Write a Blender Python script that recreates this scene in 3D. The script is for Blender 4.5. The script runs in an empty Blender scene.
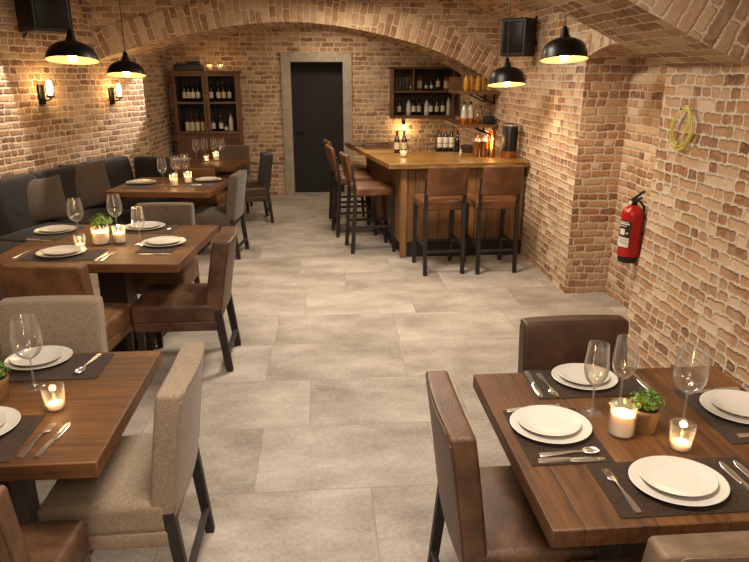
import bpy, bmesh, math, random
from mathutils import Vector, Matrix
random.seed(7)
R = math.radians
PI = math.pi
scene = bpy.context.scene
COL = scene.collection

# ------------------------------------------------------------------ camera
cam_d = bpy.data.cameras.new('camera')
cam = bpy.data.objects.new('camera', cam_d)
COL.objects.link(cam)
cam.location = (0, 0, 1.95)
cam.rotation_euler = (R(90 - 17.95), 0, R(-4.53))
cam_d.sensor_width = 36
cam_d.lens = 642 / 749 * 36
cam_d.clip_start = 0.02
scene.camera = cam

# ------------------------------------------------------------------ world, big lights, exposure
w = bpy.data.worlds.new('world')
scene.world = w
w.use_nodes = True
w.node_tree.nodes['Background'].inputs[0].default_value = (1.0, 0.8, 0.6, 1)
w.node_tree.nodes['Background'].inputs[1].default_value = 0.02
scene.view_settings.view_transform = 'Standard'
scene.view_settings.look = 'None'
scene.view_settings.gamma = 1
scene.view_settings.use_curve_mapping = False
scene.view_settings.exposure = 0.12
WARM = (1.0, 0.82, 0.60)
NEUT = (1.0, 0.89, 0.755)


def area(name, loc, size, power, color=NEUT, rot=(0, 0, 0), spread=180):
    d = bpy.data.lights.new(name, 'AREA')
    d.shape = 'DISK'
    d.size = size
    d.energy = power
    d.color = color
    d.spread = R(spread)
    o = bpy.data.objects.new(name, d)
    COL.objects.link(o)
    o.location = loc
    o.rotation_euler = rot
    return o


def spot(name, loc, target, power, angle, color=NEUT, radius=0.05, blend=0.4, parent=None):
    d = bpy.data.lights.new(name, 'SPOT')
    d.energy = power
    d.spot_size = R(angle)
    d.spot_blend = blend
    d.color = color
    d.shadow_soft_size = radius
    o = bpy.data.objects.new(name, d)
    COL.objects.link(o)
    o.location = loc
    v = Vector(target) - Vector(loc)
    o.rotation_euler = v.to_track_quat('-Z', 'Y').to_euler()
    return o


area('ceiling_fill', (0.0, 1.5, 2.95), 0.9, 78)  # unseen soft fill disks under the vault, standing in for hidden downlights
area('ceiling_fill', (0.3, 5.2, 2.85), 0.7, 88)
area('ceiling_fill', (0.3, 7.3, 2.75), 0.7, 40, WARM)
area('ceiling_fill', (0.2, 10.0, 2.62), 0.5, 16, WARM)
area('ceiling_fill', (0.6, -0.8, 2.9), 0.9, 40)
area('camera_side_fill', (-0.6, -1.5, 1.9), 1.6, 22, (1, .9, .78), (R(86), 0, 0))  # added fill behind the camera, brightens faces turned towards it
spot('wall_washer', (-2.92, 6.66, 2.85), (-3.2, 6.74, 1.6), 260, 30, (1, .93, .82), .02, .25)
spot('wall_washer', (-1.65, 9.75, 2.52), (-2.45, 9.0, 1.75), 330, 34, (1, .93, .85), .02, .3)


def point(loc, power, color=(1, .62, .28), radius=.02, parent=None):
    d = bpy.data.lights.new('glow', 'POINT')
    d.energy = power
    d.color = color
    d.shadow_soft_size = radius
    o = bpy.data.objects.new('glow', d)
    COL.objects.link(o)
    o.location = loc
    if parent is not None:
        o.parent = parent
    return o


# ------------------------------------------------------------------ node helpers
def lin(h):
    h = h.lstrip('#')
    out = []
    for i in (0, 2, 4):
        c = int(h[i:i + 2], 16) / 255
        out.append(c / 12.92 if c <= .04045 else ((c + .055) / 1.055) ** 2.4)
    return (*out, 1)


class NT:
    def __init__(s, name):
        s.m = bpy.data.materials.new(name)
        s.m.use_nodes = True
        s.t = s.m.node_tree
        s.b = s.t.nodes['Principled BSDF']

    def n(s, ty, **kw):
        x = s.t.nodes.new(ty)
        for k, v in kw.items():
            setattr(x, k, v)
        return x

    def put(s, sock, v):
        if isinstance(v, bpy.types.NodeSocket):
            s.t.links.new(v, sock)
        else:
            sock.default_value = v

    def math(s, op, a, b=0.0, c=0.0, clamp=False):
        x = s.n('ShaderNodeMath', operation=op)
        x.use_clamp = clamp
        s.put(x.inputs[0], a)
        s.put(x.inputs[1], b)
        s.put(x.inputs[2], c)
        return x.outputs[0]

    def vmath(s, op, a, b=(0, 0, 0), scale=None):
        x = s.n('ShaderNodeVectorMath', operation=op)
        s.put(x.inputs[0], a)
        s.put(x.inputs[1], b)
        if scale is not None:
            s.put(x.inputs['Scale'], scale)
        return x.outputs[0]

    def mix(s, f, a, b, ty='MIX'):
        x = s.n('ShaderNodeMix', data_type='RGBA', blend_type=ty)
        s.put(x.inputs[0], f)
        s.put(x.inputs[6], a)
        s.put(x.inputs[7], b)
        return x.outputs[2]

    def ramp(s, f, stops, interp='LINEAR'):
        x = s.n('ShaderNodeValToRGB')
        cr = x.color_ramp
        cr.interpolation = interp
        while len(cr.elements) < len(stops):
            cr.elements.new(0.5)
        for e, (p, c) in zip(cr.elements, stops):
            e.position = p
            e.color = c
        s.put(x.inputs[0], f)
        return x.outputs[0]

    def maprange(s, v, a, b, c=0.0, d=1.0, smooth=True):
        x = s.n('ShaderNodeMapRange', interpolation_type='SMOOTHSTEP' if smooth else 'LINEAR')
        s.put(x.inputs[0], v)
        for i, q in enumerate((a, b, c, d)):
            s.put(x.inputs[i + 1], q)
        return x.outputs[0]

    def noise(s, vec, scale, detail=3.0, rough=.55, out='Fac'):
        x = s.n('ShaderNodeTexNoise')
        if vec is not None:
            s.put(x.inputs['Vector'], vec)
        x.inputs['Scale'].default_value = scale
        x.inputs['Detail'].default_value = detail
        x.inputs['Roughness'].default_value = rough
        return x.outputs[out]

    def bump(s, h, strength=.5, dist=.01, normal=None):
        x = s.n('ShaderNodeBump')
        x.inputs['Strength'].default_value = strength
        x.inputs['Distance'].default_value = dist
        s.put(x.inputs['Height'], h)
        if normal is not None:
            s.put(x.inputs['Normal'], normal)
        return x.outputs[0]

    def objvec(s, rnd=True):
        tc = s.n('ShaderNodeTexCoord').outputs['Object']
        if not rnd:
            return tc
        oi = s.n('ShaderNodeObjectInfo').outputs['Random']
        cmb = s.n('ShaderNodeCombineXYZ')
        s.put(cmb.inputs[0], s.math('MULTIPLY', oi, 37.0))
        s.put(cmb.inputs[1], s.math('MULTIPLY', oi, 11.0))
        return s.vmath('ADD', tc, cmb.outputs[0])

    def fin(s, color=None, rough=None, normal=None, **kw):
        if color is not None:
            s.put(s.b.inputs['Base Color'], color)
        if rough is not None:
            s.put(s.b.inputs['Roughness'], rough)
        if normal is not None:
            s.put(s.b.inputs['Normal'], normal)
        for k, v in kw.items():
            s.put(s.b.inputs[k.replace('_', ' ')], v)
        return s.m


def brick(name, bl=.185, bh=.067, mortar=.0135, stops=None, mcol='#d8c8b0', rough_amt=1.0, split=.35, seed=0.0, pale=.5):
    N = NT(name)
    uv = N.n('ShaderNodeUVMap').outputs[0]
    if seed:
        uv = N.vmath('ADD', uv, (seed * 3.17, round(seed * 5) * bh * 2, 0))
    d1 = N.noise(uv, 5.0, 2, .5, 'Color')
    d2 = N.noise(uv, 26.0, 2, .5, 'Color')
    off = N.vmath('SCALE', N.vmath('SUBTRACT', d1, (.5, .5, .5)), scale=.03)
    off2 = N.vmath('SCALE', N.vmath('SUBTRACT', d2, (.5, .5, .5)), scale=.026)
    p = N.vmath('ADD', N.vmath('ADD', uv, off), off2)
    sx = N.n('ShaderNodeSeparateXYZ')
    N.put(sx.inputs[0], p)
    v = N.math('DIVIDE', sx.outputs[1], bh)
    row = N.math('FLOOR', v)
    fv = N.math('FRACT', v)
    wr = N.n('ShaderNodeTexWhiteNoise', noise_dimensions='1D')
    N.put(wr.inputs['W'], N.math('ADD', row, .37 + seed))
    u = N.math('ADD', N.math('DIVIDE', sx.outputs[0], bl), N.math('ADD', N.math('MULTIPLY', N.math('MODULO', row, 2.0), .5), N.math('MULTIPLY', wr.outputs[0], .35)))
    c0 = N.math('FLOOR', u)
    f0 = N.math('FRACT', u)
    cm = N.n('ShaderNodeCombineXYZ')
    N.put(cm.inputs[0], c0)
    N.put(cm.inputs[1], row)
    ws = N.n('ShaderNodeTexWhiteNoise', noise_dimensions='2D')
    N.put(ws.inputs['Vector'], cm.outputs[0])
    k = N.math('ADD', 1.0, N.math('LESS_THAN', ws.outputs[0], split))
    u2 = N.math('MULTIPLY', f0, k)
    fu = N.math('FRACT', u2)
    cid = N.math('ADD', c0, N.math('MULTIPLY', N.math('FLOOR', u2), .5))
    cm2 = N.n('ShaderNodeCombineXYZ')
    N.put(cm2.inputs[0], N.math('ADD', cid, .13))
    N.put(cm2.inputs[1], N.math('ADD', row, .71))
    wb = N.n('ShaderNodeTexWhiteNoise', noise_dimensions='2D')
    N.put(wb.inputs['Vector'], cm2.outputs[0])
    rnd = wb.outputs[0]
    sc = N.n('ShaderNodeSeparateColor')
    N.put(sc.inputs[0], wb.outputs[1])
    dx = N.math('DIVIDE', N.math('MULTIPLY', N.math('MINIMUM', fu, N.math('SUBTRACT', 1.0, fu)), bl), k)
    dy = N.math('MULTIPLY', N.math('MINIMUM', fv, N.math('SUBTRACT', 1.0, fv)), bh)
    d = N.math('SMOOTH_MIN', dx, dy, .02)
    n3 = N.noise(p, 60.0, 3)
    d = N.math('ADD', d, N.math('MULTIPLY', N.math('SUBTRACT', n3, .5), .012))
    half = mortar * .5
    mask = N.maprange(d, half - .003, half + .003)
    stops = stops or [(0, '#6f4d36'), (.12, '#906544'), (.4, '#aa815b'), (.75, '#bb9975'), (1, '#d3bc9d')]
    col = N.ramp(rnd, [(q, lin(h)) for q, h in stops])
    n4 = N.noise(p, 18.0, 5, .65)
    col = N.mix(N.maprange(n4, .35, .75, 0, .55), col, lin('#c7a684'))
    n5 = N.noise(p, 95.0, 3, .6)
    col = N.mix(N.maprange(n5, .52, .75, 0, .45), col, lin('#5b3b29'))
    n6 = N.noise(p, 1.1, 4, .6)
    mc = N.mix(N.maprange(n3, .3, .7, 0, 1), lin(mcol), lin('#bda893'))
    out = N.mix(mask, mc, col)
    out = N.mix(N.maprange(n6, .48, .72, 0, pale), out, lin('#d0bba0'))
    hb = N.math('MULTIPLY', mask, N.math('ADD', .7, N.math('MULTIPLY', sc.outputs[1], .5)))
    prof = N.maprange(d, half - .002, half + .012)
    hgt = N.math('ADD', N.math('MULTIPLY', hb, N.math('ADD', N.math('MULTIPLY', prof, .5), .5)), N.math('ADD', N.math('MULTIPLY', n4, .55), N.math('MULTIPLY', n3, .3)))
    nrm = N.bump(hgt, 1.0, .0075 * rough_amt)
    return N.fin(out, .92, nrm, Specular_IOR_Level=.2)


def wood(name, dark, light, along='X', plank=.19, rough=.38, scale=1.0, gap=.004):
    N = NT(name)
    p = N.objvec()
    sx = N.n('ShaderNodeSeparateXYZ')
    N.put(sx.inputs[0], p)
    a = {'X': 0, 'Y': 1, 'Z': 2}[along]
    c = {'X': 1, 'Y': 0, 'Z': 0}[along]
    e = {'X': 2, 'Y': 2, 'Z': 1}[along]
    lane = N.math('DIVIDE', sx.outputs[c], plank)
    lid = N.math('FLOOR', lane)
    wl = N.n('ShaderNodeTexWhiteNoise', noise_dimensions='1D')
    N.put(wl.inputs['W'], N.math('ADD', lid, .3))
    cm = N.n('ShaderNodeCombineXYZ')
    N.put(cm.inputs[0], N.math('ADD', N.math('MULTIPLY', sx.outputs[a], 1.3 * scale), N.math('MULTIPLY', wl.outputs[0], 9.0)))
    N.put(cm.inputs[1], N.math('MULTIPLY', sx.outputs[c], 22.0 * scale))
    N.put(cm.inputs[2], N.math('MULTIPLY', sx.outputs[e], 22.0 * scale))
    g = N.noise(cm.outputs[0], 1.6, 6, .62)
    g2 = N.noise(cm.outputs[0], 7.0, 4, .6)
    f = N.math('ADD', N.math('MULTIPLY', g, .62), N.math('MULTIPLY', g2, .38))
    f = N.math('ADD', f, N.math('MULTIPLY', N.math('SUBTRACT', wl.outputs[0], .5), .22))
    col = N.ramp(f, [(.28, lin(dark)), (.62, lin(light))])
    bl = N.noise(p, 3.0, 3)
    col = N.mix(N.maprange(bl, .4, .75, 0, .4), col, lin(dark))
    fr = N.math('FRACT', lane)
    ed = N.math('MULTIPLY', N.math('MINIMUM', fr, N.math('SUBTRACT', 1.0, fr)), plank)
    seam = N.maprange(ed, 0, gap)
    col = N.mix(seam, N.mix(.6, col, lin('#1a0f08')), col)
    nrm = N.bump(N.math('ADD', N.math('MULTIPLY', g2, .3), seam), .35, .003)
    rg = N.math('ADD', rough, N.math('MULTIPLY', g2, .2))
    return N.fin(col, rg, nrm)


def leather(name, col, dark, rough=.42):
    N = NT(name)
    p = N.objvec()
    n1 = N.noise(p, 6.0, 5, .6)
    n2 = N.noise(p, 160.0, 3, .6)
    c = N.mix(N.maprange(n1, .35, .7), lin(dark), lin(col))
    vo = N.n('ShaderNodeTexVoronoi')
    vo.inputs['Scale'].default_value = 210
    N.put(vo.inputs['Vector'], p)
    nrm = N.bump(N.math('ADD', vo.outputs[0], N.math('ADD', n2, N.math('MULTIPLY', n1, 3.0))), .25, .003)
    return N.fin(c, N.math('ADD', rough - .1, N.math('MULTIPLY', n1, .25)), nrm, Specular_IOR_Level=.45)


def fabric(name, col, dark, scale=420.0):
    N = NT(name)
    p = N.objvec()
    n1 = N.noise(p, scale * .42, 2, .8)
    n2 = N.noise(p, 70.0, 3, .7)
    n3 = N.noise(p, 5.0, 3, .6)
    f = N.math('ADD', N.math('MULTIPLY', n1, .62), N.math('ADD', N.math('MULTIPLY', n2, .26), N.math('MULTIPLY', n3, .12)))
    c = N.ramp(f, [(.40, lin(dark)), (.60, lin(col))])
    nrm = N.bump(N.math('ADD', n1, n2), .4, .002)
    return N.fin(c, .95, nrm, Specular_IOR_Level=.15, Sheen_Weight=.15)


def plain(name, col, rough=.5, metal=0.0, noise=.12, scale=30.0, **kw):
    N = NT(name)
    n1 = N.noise(N.objvec(), scale, 3)
    a = lin(col)
    c = N.mix(N.maprange(n1, .3, .7, 0, 1), a, tuple(x * (1 - noise * 2) for x in a[:3]) + (1,))
    return N.fin(c, rough, Metallic=metal, **kw)


def emis(name, col, strength):
    N = NT(name)
    return N.fin(lin(col), .5, Emission_Color=lin(col), Emission_Strength=strength)


def thin_glass(name, tint=(1, 1, 1, 1), base=.04, edge=.75):
    N = NT(name)
    tr = N.n('ShaderNodeBsdfTransparent')
    tr.inputs[0].default_value = tint
    gl = N.n('ShaderNodeBsdfGlossy')
    gl.inputs['Roughness'].default_value = .02
    lw = N.n('ShaderNodeLayerWeight')
    lw.inputs['Blend'].default_value = .5
    f = N.math('ADD', base, N.math('MULTIPLY', N.math('POWER', lw.outputs['Facing'], 3.0), edge))
    mx = N.n('ShaderNodeMixShader')
    N.put(mx.inputs[0], f)
    N.put(mx.inputs[1], tr.outputs[0])
    N.put(mx.inputs[2], gl.outputs[0])
    out = N.t.nodes['Material Output']
    N.t.links.new(mx.outputs[0], out.inputs[0])
    return N.m


def floor_mat():
    N = NT('stone_floor')
    p = N.n('ShaderNodeTexCoord').outputs['Object']
    sx = N.n('ShaderNodeSeparateXYZ')
    N.put(sx.inputs[0], N.vmath('ADD', p, (20.42, 20.1, 0)))
    tw, th = .95, .6
    v = N.math('DIVIDE', sx.outputs[1], th)
    row = N.math('FLOOR', v)
    fv = N.math('FRACT', v)
    wr = N.n('ShaderNodeTexWhiteNoise', noise_dimensions='1D')
    N.put(wr.inputs['W'], N.math('ADD', row, .5))
    u = N.math('ADD', N.math('DIVIDE', sx.outputs[0], tw), wr.outputs[0])
    cl = N.math('FLOOR', u)
    fu = N.math('FRACT', u)
    cm = N.n('ShaderNodeCombineXYZ')
    N.put(cm.inputs[0], N.math('ADD', cl, .2))
    N.put(cm.inputs[1], N.math('ADD', row, .6))
    wb = N.n('ShaderNodeTexWhiteNoise', noise_dimensions='2D')
    N.put(wb.inputs['Vector'], cm.outputs[0])
    dx = N.math('MULTIPLY', N.math('MINIMUM', fu, N.math('SUBTRACT', 1.0, fu)), tw)
    dy = N.math('MULTIPLY', N.math('MINIMUM', fv, N.math('SUBTRACT', 1.0, fv)), th)
    seam = N.maprange(N.math('MINIMUM', dx, dy), .0, .006)
    st = N.n('ShaderNodeMapping')
    st.inputs['Scale'].default_value = (1.0, 1.7, 1)
    N.put(st.inputs[0], N.vmath('ADD', p, wb.outputs[1]))
    n1 = N.noise(st.outputs[0], 2.2, 6, .62)
    n2 = N.noise(p, 45.0, 4, .7)
    n3 = N.noise(p, 260.0, 2, .7)
    f = N.math('ADD', N.math('MULTIPLY', n1, .55), N.math('ADD', N.math('MULTIPLY', n2, .3), N.math('MULTIPLY', n3, .15)))
    f = N.math('ADD', f, N.math('MULTIPLY', N.math('SUBTRACT', wb.outputs[0], .5), .07))
    col = N.ramp(f, [(.35, lin('#7a7165')), (.5, lin('#a0968a')), (.64, lin('#bab1a5'))])
    col = N.mix(seam, N.mix(.5, col, lin('#7d7263')), col)
    nrm = N.bump(N.math('ADD', N.math('MULTIPLY', seam, .5), N.math('ADD', N.math('MULTIPLY', n2, .35), N.math('MULTIPLY', n1, .4))), .5, .004)
    return N.fin(col, N.math('ADD', .42, N.math('MULTIPLY', n2, .3)), nrm, Specular_IOR_Level=.35)


BRICK_NEAR = brick('brick_wall', rough_amt=1.3, pale=.55)
BRICK_LEFT = brick('brick_wall_warm', stops=[(0, '#654632'), (.3, '#8a6446'), (.6, '#a37d5b'), (1, '#c1a17f')], pale=.4, seed=2)
BRICK_BACK = brick('brick_wall_back', bl=.21, bh=.071, stops=[(0, '#6e4f3b'), (.3, '#8f6c4e'), (.6, '#a88562'), (1, '#c1a582')], pale=.4, seed=3)
BRICK_ARCH = brick('brick_arch', bl=.27, bh=.080, mortar=.013, stops=[(0, '#71523e'), (.3, '#947150'), (.6, '#ad8d6b'), (1, '#c7ae8b')], split=.25, seed=1, pale=.5)
BRICK_VAULT = brick('brick_vault', bl=.20, bh=.070, mortar=.012, stops=[(0, '#7f604a'), (.4, '#a38562'), (1, '#c7ae8c')], seed=4, pale=.6)
FLOOR = floor_mat()
TABLE_W = wood('walnut_tabletop', '#321c0b', '#744a22', 'X', .21, .44)
TABLE_Y = wood('walnut_tabletop_lengthwise', '#321c0b', '#744a22', 'Y', .21, .44)
BASE_W = wood('dark_wood', '#281a10', '#4a3222', 'Z', .3, .5)
LEG_W = wood('black_stained_wood', '#120d0a', '#241a13', 'Z', .3, .45)
BAR_W = wood('bar_oak', '#5a3d1a', '#a87c3e', 'X', .24, .3)
BAR_P = wood('bar_panel_wood', '#4f3319', '#8c6236', 'Z', .14, .45, gap=.003)
CAB_W = wood('cabinet_wood', '#452b19', '#6e4b31', 'Z', .3, .45)
CAB_X = wood('cabinet_wood_rail', '#452b19', '#6e4b31', 'X', .3, .45)
SHELF_W = wood('shelf_wood', '#4a3018', '#80572f', 'X', .3, .4)
SHELF_B = plain('shelf_inside', '#4a3420', .7)
SHELF_D = plain('cabinet_inside', '#1d140e', .7)
LEA_B = leather('brown_leather', '#65462f', '#402a1b', .40)
LEA_D = leather('dark_brown_leather', '#4d3222', '#332014', .42)
LEA_LIT = leather('lit_tan_leather', '#7d5634', '#5b3c22', .45)  # brown leather with the light falling on it put into a paler tone
LEA_O = leather('taupe_leather', '#75604a', '#5a4836', .5)
LEA_S = leather('chestnut_leather', '#754b2d', '#52331d', .36)
FAB_B = fabric('beige_fabric', '#94826f', '#75654f')
FAB_G = fabric('grey_brown_fabric', '#64574a', '#443930')
FAB_D = fabric('charcoal_fabric', '#3d3833', '#24211e')
BANQ = fabric('banquette_fabric', '#2c251e', '#18130f')
PILLOW = fabric('pillow_fabric', '#57493d', '#372e26')
PORC = NT('porcelain').fin(lin('#cbc5b9'), .22, Specular_IOR_Level=.55)
STEEL = plain('cutlery_steel', '#e6e4e0', .32, 1.0, .03)
MAT = fabric('placemat', '#3d2b1b', '#22160d', 300)
GLASS = thin_glass('clear_glass')
def solid_glass(name, base, col='#ffffff'):
    N = NT(name)
    N.fin(lin(col), 0.0, Transmission_Weight=1.0, IOR=1.45)
    tr = N.n('ShaderNodeBsdfTransparent')
    gl = N.n('ShaderNodeBsdfGlossy')
    gl.inputs['Roughness'].default_value = .06
    df = N.n('ShaderNodeBsdfTranslucent')
    df.inputs[0].default_value = (.9, .88, .84, 1)  # whitish haze mixed in, imitates lit rims and highlights on the glass
    ad = N.n('ShaderNodeMixShader')
    ad.inputs[0].default_value = .35
    N.put(ad.inputs[1], gl.outputs[0])
    N.put(ad.inputs[2], df.outputs[0])
    lw = N.n('ShaderNodeLayerWeight')
    f = N.math('ADD', base, N.math('MULTIPLY', N.math('POWER', lw.outputs['Facing'], 2.0), .9 - base))
    mx = N.n('ShaderNodeMixShader')
    N.put(mx.inputs[0], f)
    N.put(mx.inputs[1], tr.outputs[0])
    N.put(mx.inputs[2], ad.outputs[0])
    N.t.links.new(mx.outputs[0], N.t.nodes['Material Output'].inputs[0])
    return N.m


CRYSTAL = solid_glass('crystal_glass', .09)
CRYSTAL_F = solid_glass('crystal_glass_foot', .28)
GLASS_A = thin_glass('amber_glass', (1, .72, .35, 1), .08, .5)
WINE = thin_glass('white_wine', (1, .94, .84, 1), .05, .25)
WAX = NT('candle_wax').fin(lin('#f6e8cc'), .5, Subsurface_Weight=.7, Subsurface_Radius=(.06, .03, .012))
WAX.node_tree.nodes['Principled BSDF'].inputs['Subsurface Scale'].default_value = .6
FLAME = emis('flame', '#ffc766', 26)
BULB = emis('bulb_glow', '#ffcf86', 60)
FILA = emis('filament_glow', '#ffb95a', 30)
BLACKM = plain('black_metal', '#17140f', .38, .6, .1)
BLACKP = plain('black_plastic', '#151310', .5)
LINING = plain('shade_lining', '#ead7ae', .6, 0, .04)
TERRA = plain('terracotta', '#8c683f', .8, 0, .2, 25)
SOIL = plain('soil', '#241a12', .95)
LEAF = plain('leaf_green', '#6c8a2c', .5, 0, .3, 60)
LEAFD = plain('leaf_dark_green', '#4f6a22', .5, 0, .3, 60)
REDP = plain('red_paint', '#a8150f', .28, 0, .05)
LABEL = plain('paper_label', '#cdbf9f', .7, 0, .06)
LABELW = plain('white_label', '#dcd4c4', .6, 0, .05)
LABELD = plain('dark_label', '#231c17', .5)
YELL = plain('yellow_cable', '#d8c860', .5, 0, .08)
CONC = plain('concrete_frame', '#a39888', .85, 0, .12, 9)
DOORM = plain('door_paint', '#15110d', .7, 0, .15, 4)
BOT_D = NT('dark_bottle_glass').fin(lin('#15100b'), .1, Specular_IOR_Level=.6)
BOT_G = NT('green_bottle_glass').fin(lin('#1f2413'), .1, Specular_IOR_Level=.6)
BOT_B = NT('brown_bottle_glass').fin(lin('#3c1d0c'), .1, Specular_IOR_Level=.6)
BOT_A = NT('amber_bottle_glass').fin(lin('#8a4f14'), .12, Specular_IOR_Level=.6)
BOT_W = NT('whitish_bottle_glass').fin(lin('#c9c2b0'), .15, Specular_IOR_Level=.6)
BOT_Y = NT('yellow_bottle_glass').fin(lin('#c08a2a'), .15, Specular_IOR_Level=.6)
COPPER = plain('copper', '#b98a5c', .28, 1.0, .08)
BASKET = plain('brown_crate', '#3b2416', .7)


# ------------------------------------------------------------------ geometry helpers
class G:
    def __init__(s):
        s.v, s.f, s.uv = [], [], None

    def add(s, vs, fs, M=None):
        o = len(s.v)
        s.v += [tuple(M @ Vector(q)) if M is not None else tuple(q) for q in vs]
        s.f += [tuple(i + o for i in q) for q in fs]
        return s

    def box(s, x0, x1, y0, y1, z0, z1, M=None):
        vs = [(x, y, z) for z in (z0, z1) for y in (y0, y1) for x in (x0, x1)]
        return s.add(vs, [(0, 2, 3, 1), (4, 5, 7, 6), (0, 1, 5, 4), (2, 6, 7, 3), (0, 4, 6, 2), (1, 3, 7, 5)], M)

    def bar(s, a, b, w, d, w2=None, d2=None):
        """tapered square bar from a to b, upright legs and rails"""
        a, b = Vector(a), Vector(b)
        w2 = w2 or w
        d2 = d2 or d
        z = (b - a).normalized()
        x = Vector((1, 0, 0)) if abs(z.x) < .9 else Vector((0, 1, 0))
        y = z.cross(x).normalized()
        x = y.cross(z).normalized()
        vs = []
        for c, ww, dd in ((a, w, d), (b, w2, d2)):
            for sx, sy in ((-1, -1), (1, -1), (1, 1), (-1, 1)):
                vs.append(c + x * sx * ww / 2 + y * sy * dd / 2)
        return s.add(vs, [(3, 2, 1, 0), (4, 5, 6, 7), (0, 1, 5, 4), (1, 2, 6, 5), (2, 3, 7, 6), (3, 0, 4, 7)])

    def lathe(s, prof, seg=24, c=(0, 0, 0), M=None):
        vs, fs = [], []
        ring = []
        for r, z in prof:
            if r < 1e-6:
                ring.append([len(vs)])
                vs.append((c[0], c[1], c[2] + z))
            else:
                ring.append(list(range(len(vs), len(vs) + seg)))
                for i in range(seg):
                    a = 2 * PI * i / seg
                    vs.append((c[0] + r * math.cos(a), c[1] + r * math.sin(a), c[2] + z))
        for A, B in zip(ring, ring[1:]):
            for i in range(seg):
                j = (i + 1) % seg
                if len(A) == 1 and len(B) == 1:
                    break
                if len(A) == 1:
                    fs.append((A[0], B[j], B[i]))
                elif len(B) == 1:
                    fs.append((A[i], A[j], B[0]))
                else:
                    fs.append((A[i], A[j], B[j], B[i]))
        return s.add(vs, fs, M)

    def tube(s, pts, r, seg=8, closed=False):
        pts = [Vector(p) for p in pts]
        n = len(pts)
        rad = r if isinstance(r, (list, tuple)) else [r] * n
        vs, fs = [], []
        up = None
        for i, p in enumerate(pts):
            if closed:
                t = (pts[(i + 1) % n] - pts[i - 1]).normalized()
            else:
                t = (pts[min(i + 1, n - 1)] - pts[max(i - 1, 0)]).normalized()
            if up is None:
                up = Vector((0, 0, 1)) if abs(t.z) < .9 else Vector((1, 0, 0))
            x = t.cross(up).normalized()
            up = x.cross(t).normalized()
            for k in range(seg):
                a = 2 * PI * k / seg
                vs.append(p + x * math.cos(a) * rad[i] + up * math.sin(a) * rad[i])
        for i in range(n if closed else n - 1):
            j = (i + 1) % n
            for k in range(seg):
                l = (k + 1) % seg
                fs.append((i * seg + k, i * seg + l, j * seg + l, j * seg + k))
        if not closed:
            fs.append(tuple(range(seg))[::-1])
            fs.append(tuple((n - 1) * seg + k for k in range(seg)))
        return s.add(vs, fs)

    def prism(s, poly, z0, z1, M=None):
        n = len(poly)
        vs = [(x, y, z0) for x, y in poly] + [(x, y, z1) for x, y in poly]
        fs = [tuple(range(n))[::-1], tuple(range(n, 2 * n))]
        fs += [(i, (i + 1) % n, n + (i + 1) % n, n + i) for i in range(n)]
        return s.add(vs, fs, M)

    def rbox(s, sx, sy, sz, r, c=(0, 0, 0), fn=None, k=3, m=6, M=None):
        """rounded box: k rings in the rounded edge, m divisions between; fn bends it"""
        hs = (sx / 2, sy / 2, sz / 2)
        r = min(r, min(hs) * .999)

        def ax(h):
            a = [-h + r * (1 - math.tan(PI / 4 * (1 - i / k))) for i in range(k)]
            mid = [-(h - r) + 2 * (h - r) * i / m for i in range(m + 1)]
            return a + mid + [-q for q in a[::-1]]
        A = [ax(h) for h in hs]
        L = [len(q) for q in A]
        idx, vs, fs = {}, [], []

        def vid(i, j, q):
            key = (i, j, q)
            if key not in idx:
                p = Vector((A[0][i], A[1][j], A[2][q]))
                b = Vector([max(-(h - r), min(h - r, x)) for x, h in zip(p, hs)])
                dd = p - b
                if dd.length > 1e-9:
                    p = b + dd.normalized() * r
                if fn:
                    p = Vector(fn(p))
                idx[key] = len(vs)
                vs.append((p.x + c[0], p.y + c[1], p.z + c[2]))
            return idx[key]
        for i in range(L[0] - 1):
            for j in range(L[1] - 1):
                fs.append((vid(i, j, 0), vid(i, j + 1, 0), vid(i + 1, j + 1, 0), vid(i + 1, j, 0)))
                q = L[2] - 1
                fs.append((vid(i, j, q), vid(i + 1, j, q), vid(i + 1, j + 1, q), vid(i, j + 1, q)))
        for i in range(L[0] - 1):
            for q in range(L[2] - 1):
                fs.append((vid(i, 0, q), vid(i + 1, 0, q), vid(i + 1, 0, q + 1), vid(i, 0, q + 1)))
                j = L[1] - 1
                fs.append((vid(i, j, q), vid(i, j, q + 1), vid(i + 1, j, q + 1), vid(i + 1, j, q)))
        for j in range(L[1] - 1):
            for q in range(L[2] - 1):
                fs.append((vid(0, j, q), vid(0, j, q + 1), vid(0, j + 1, q + 1), vid(0, j + 1, q)))
                i = L[0] - 1
                fs.append((vid(i, j, q), vid(i, j + 1, q), vid(i, j + 1, q + 1), vid(i, j, q + 1)))
        return s.add(vs, fs, M)

    def obj(s, name, mat, parent=None, loc=(0, 0, 0), rz=0, bevel=0, smooth=True, rot=None):
        me = bpy.data.meshes.new(name)
        me.from_pydata(s.v, [], s.f)
        if s.uv:
            l = me.uv_layers.new(name='UVMap')
            l.data.foreach_set('uv', [c for p in s.uv for c in p])
        me.materials.append(mat)
        if smooth:
            for p in me.polygons:
                p.use_smooth = True
            me.set_sharp_from_angle(angle=R(38))
        me.update()
        o = bpy.data.objects.new(name, me)
        COL.objects.link(o)
        o.location = loc
        o.rotation_euler = rot if rot else (0, 0, rz)
        if parent is not None:
            o.parent = parent
        if bevel:
            b = o.modifiers.new('bevel', 'BEVEL')
            b.width = bevel
            b.segments = 2
            b.limit_method = 'ANGLE'
            b.harden_normals = False
        return o


def tag(o, label=None, cat=None, group=None, kind=None):
    if label:
        o['label'] = label
    if cat:
        o['category'] = cat
    if group:
        o['group'] = group
    if kind:
        o['kind'] = kind
    return o


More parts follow.
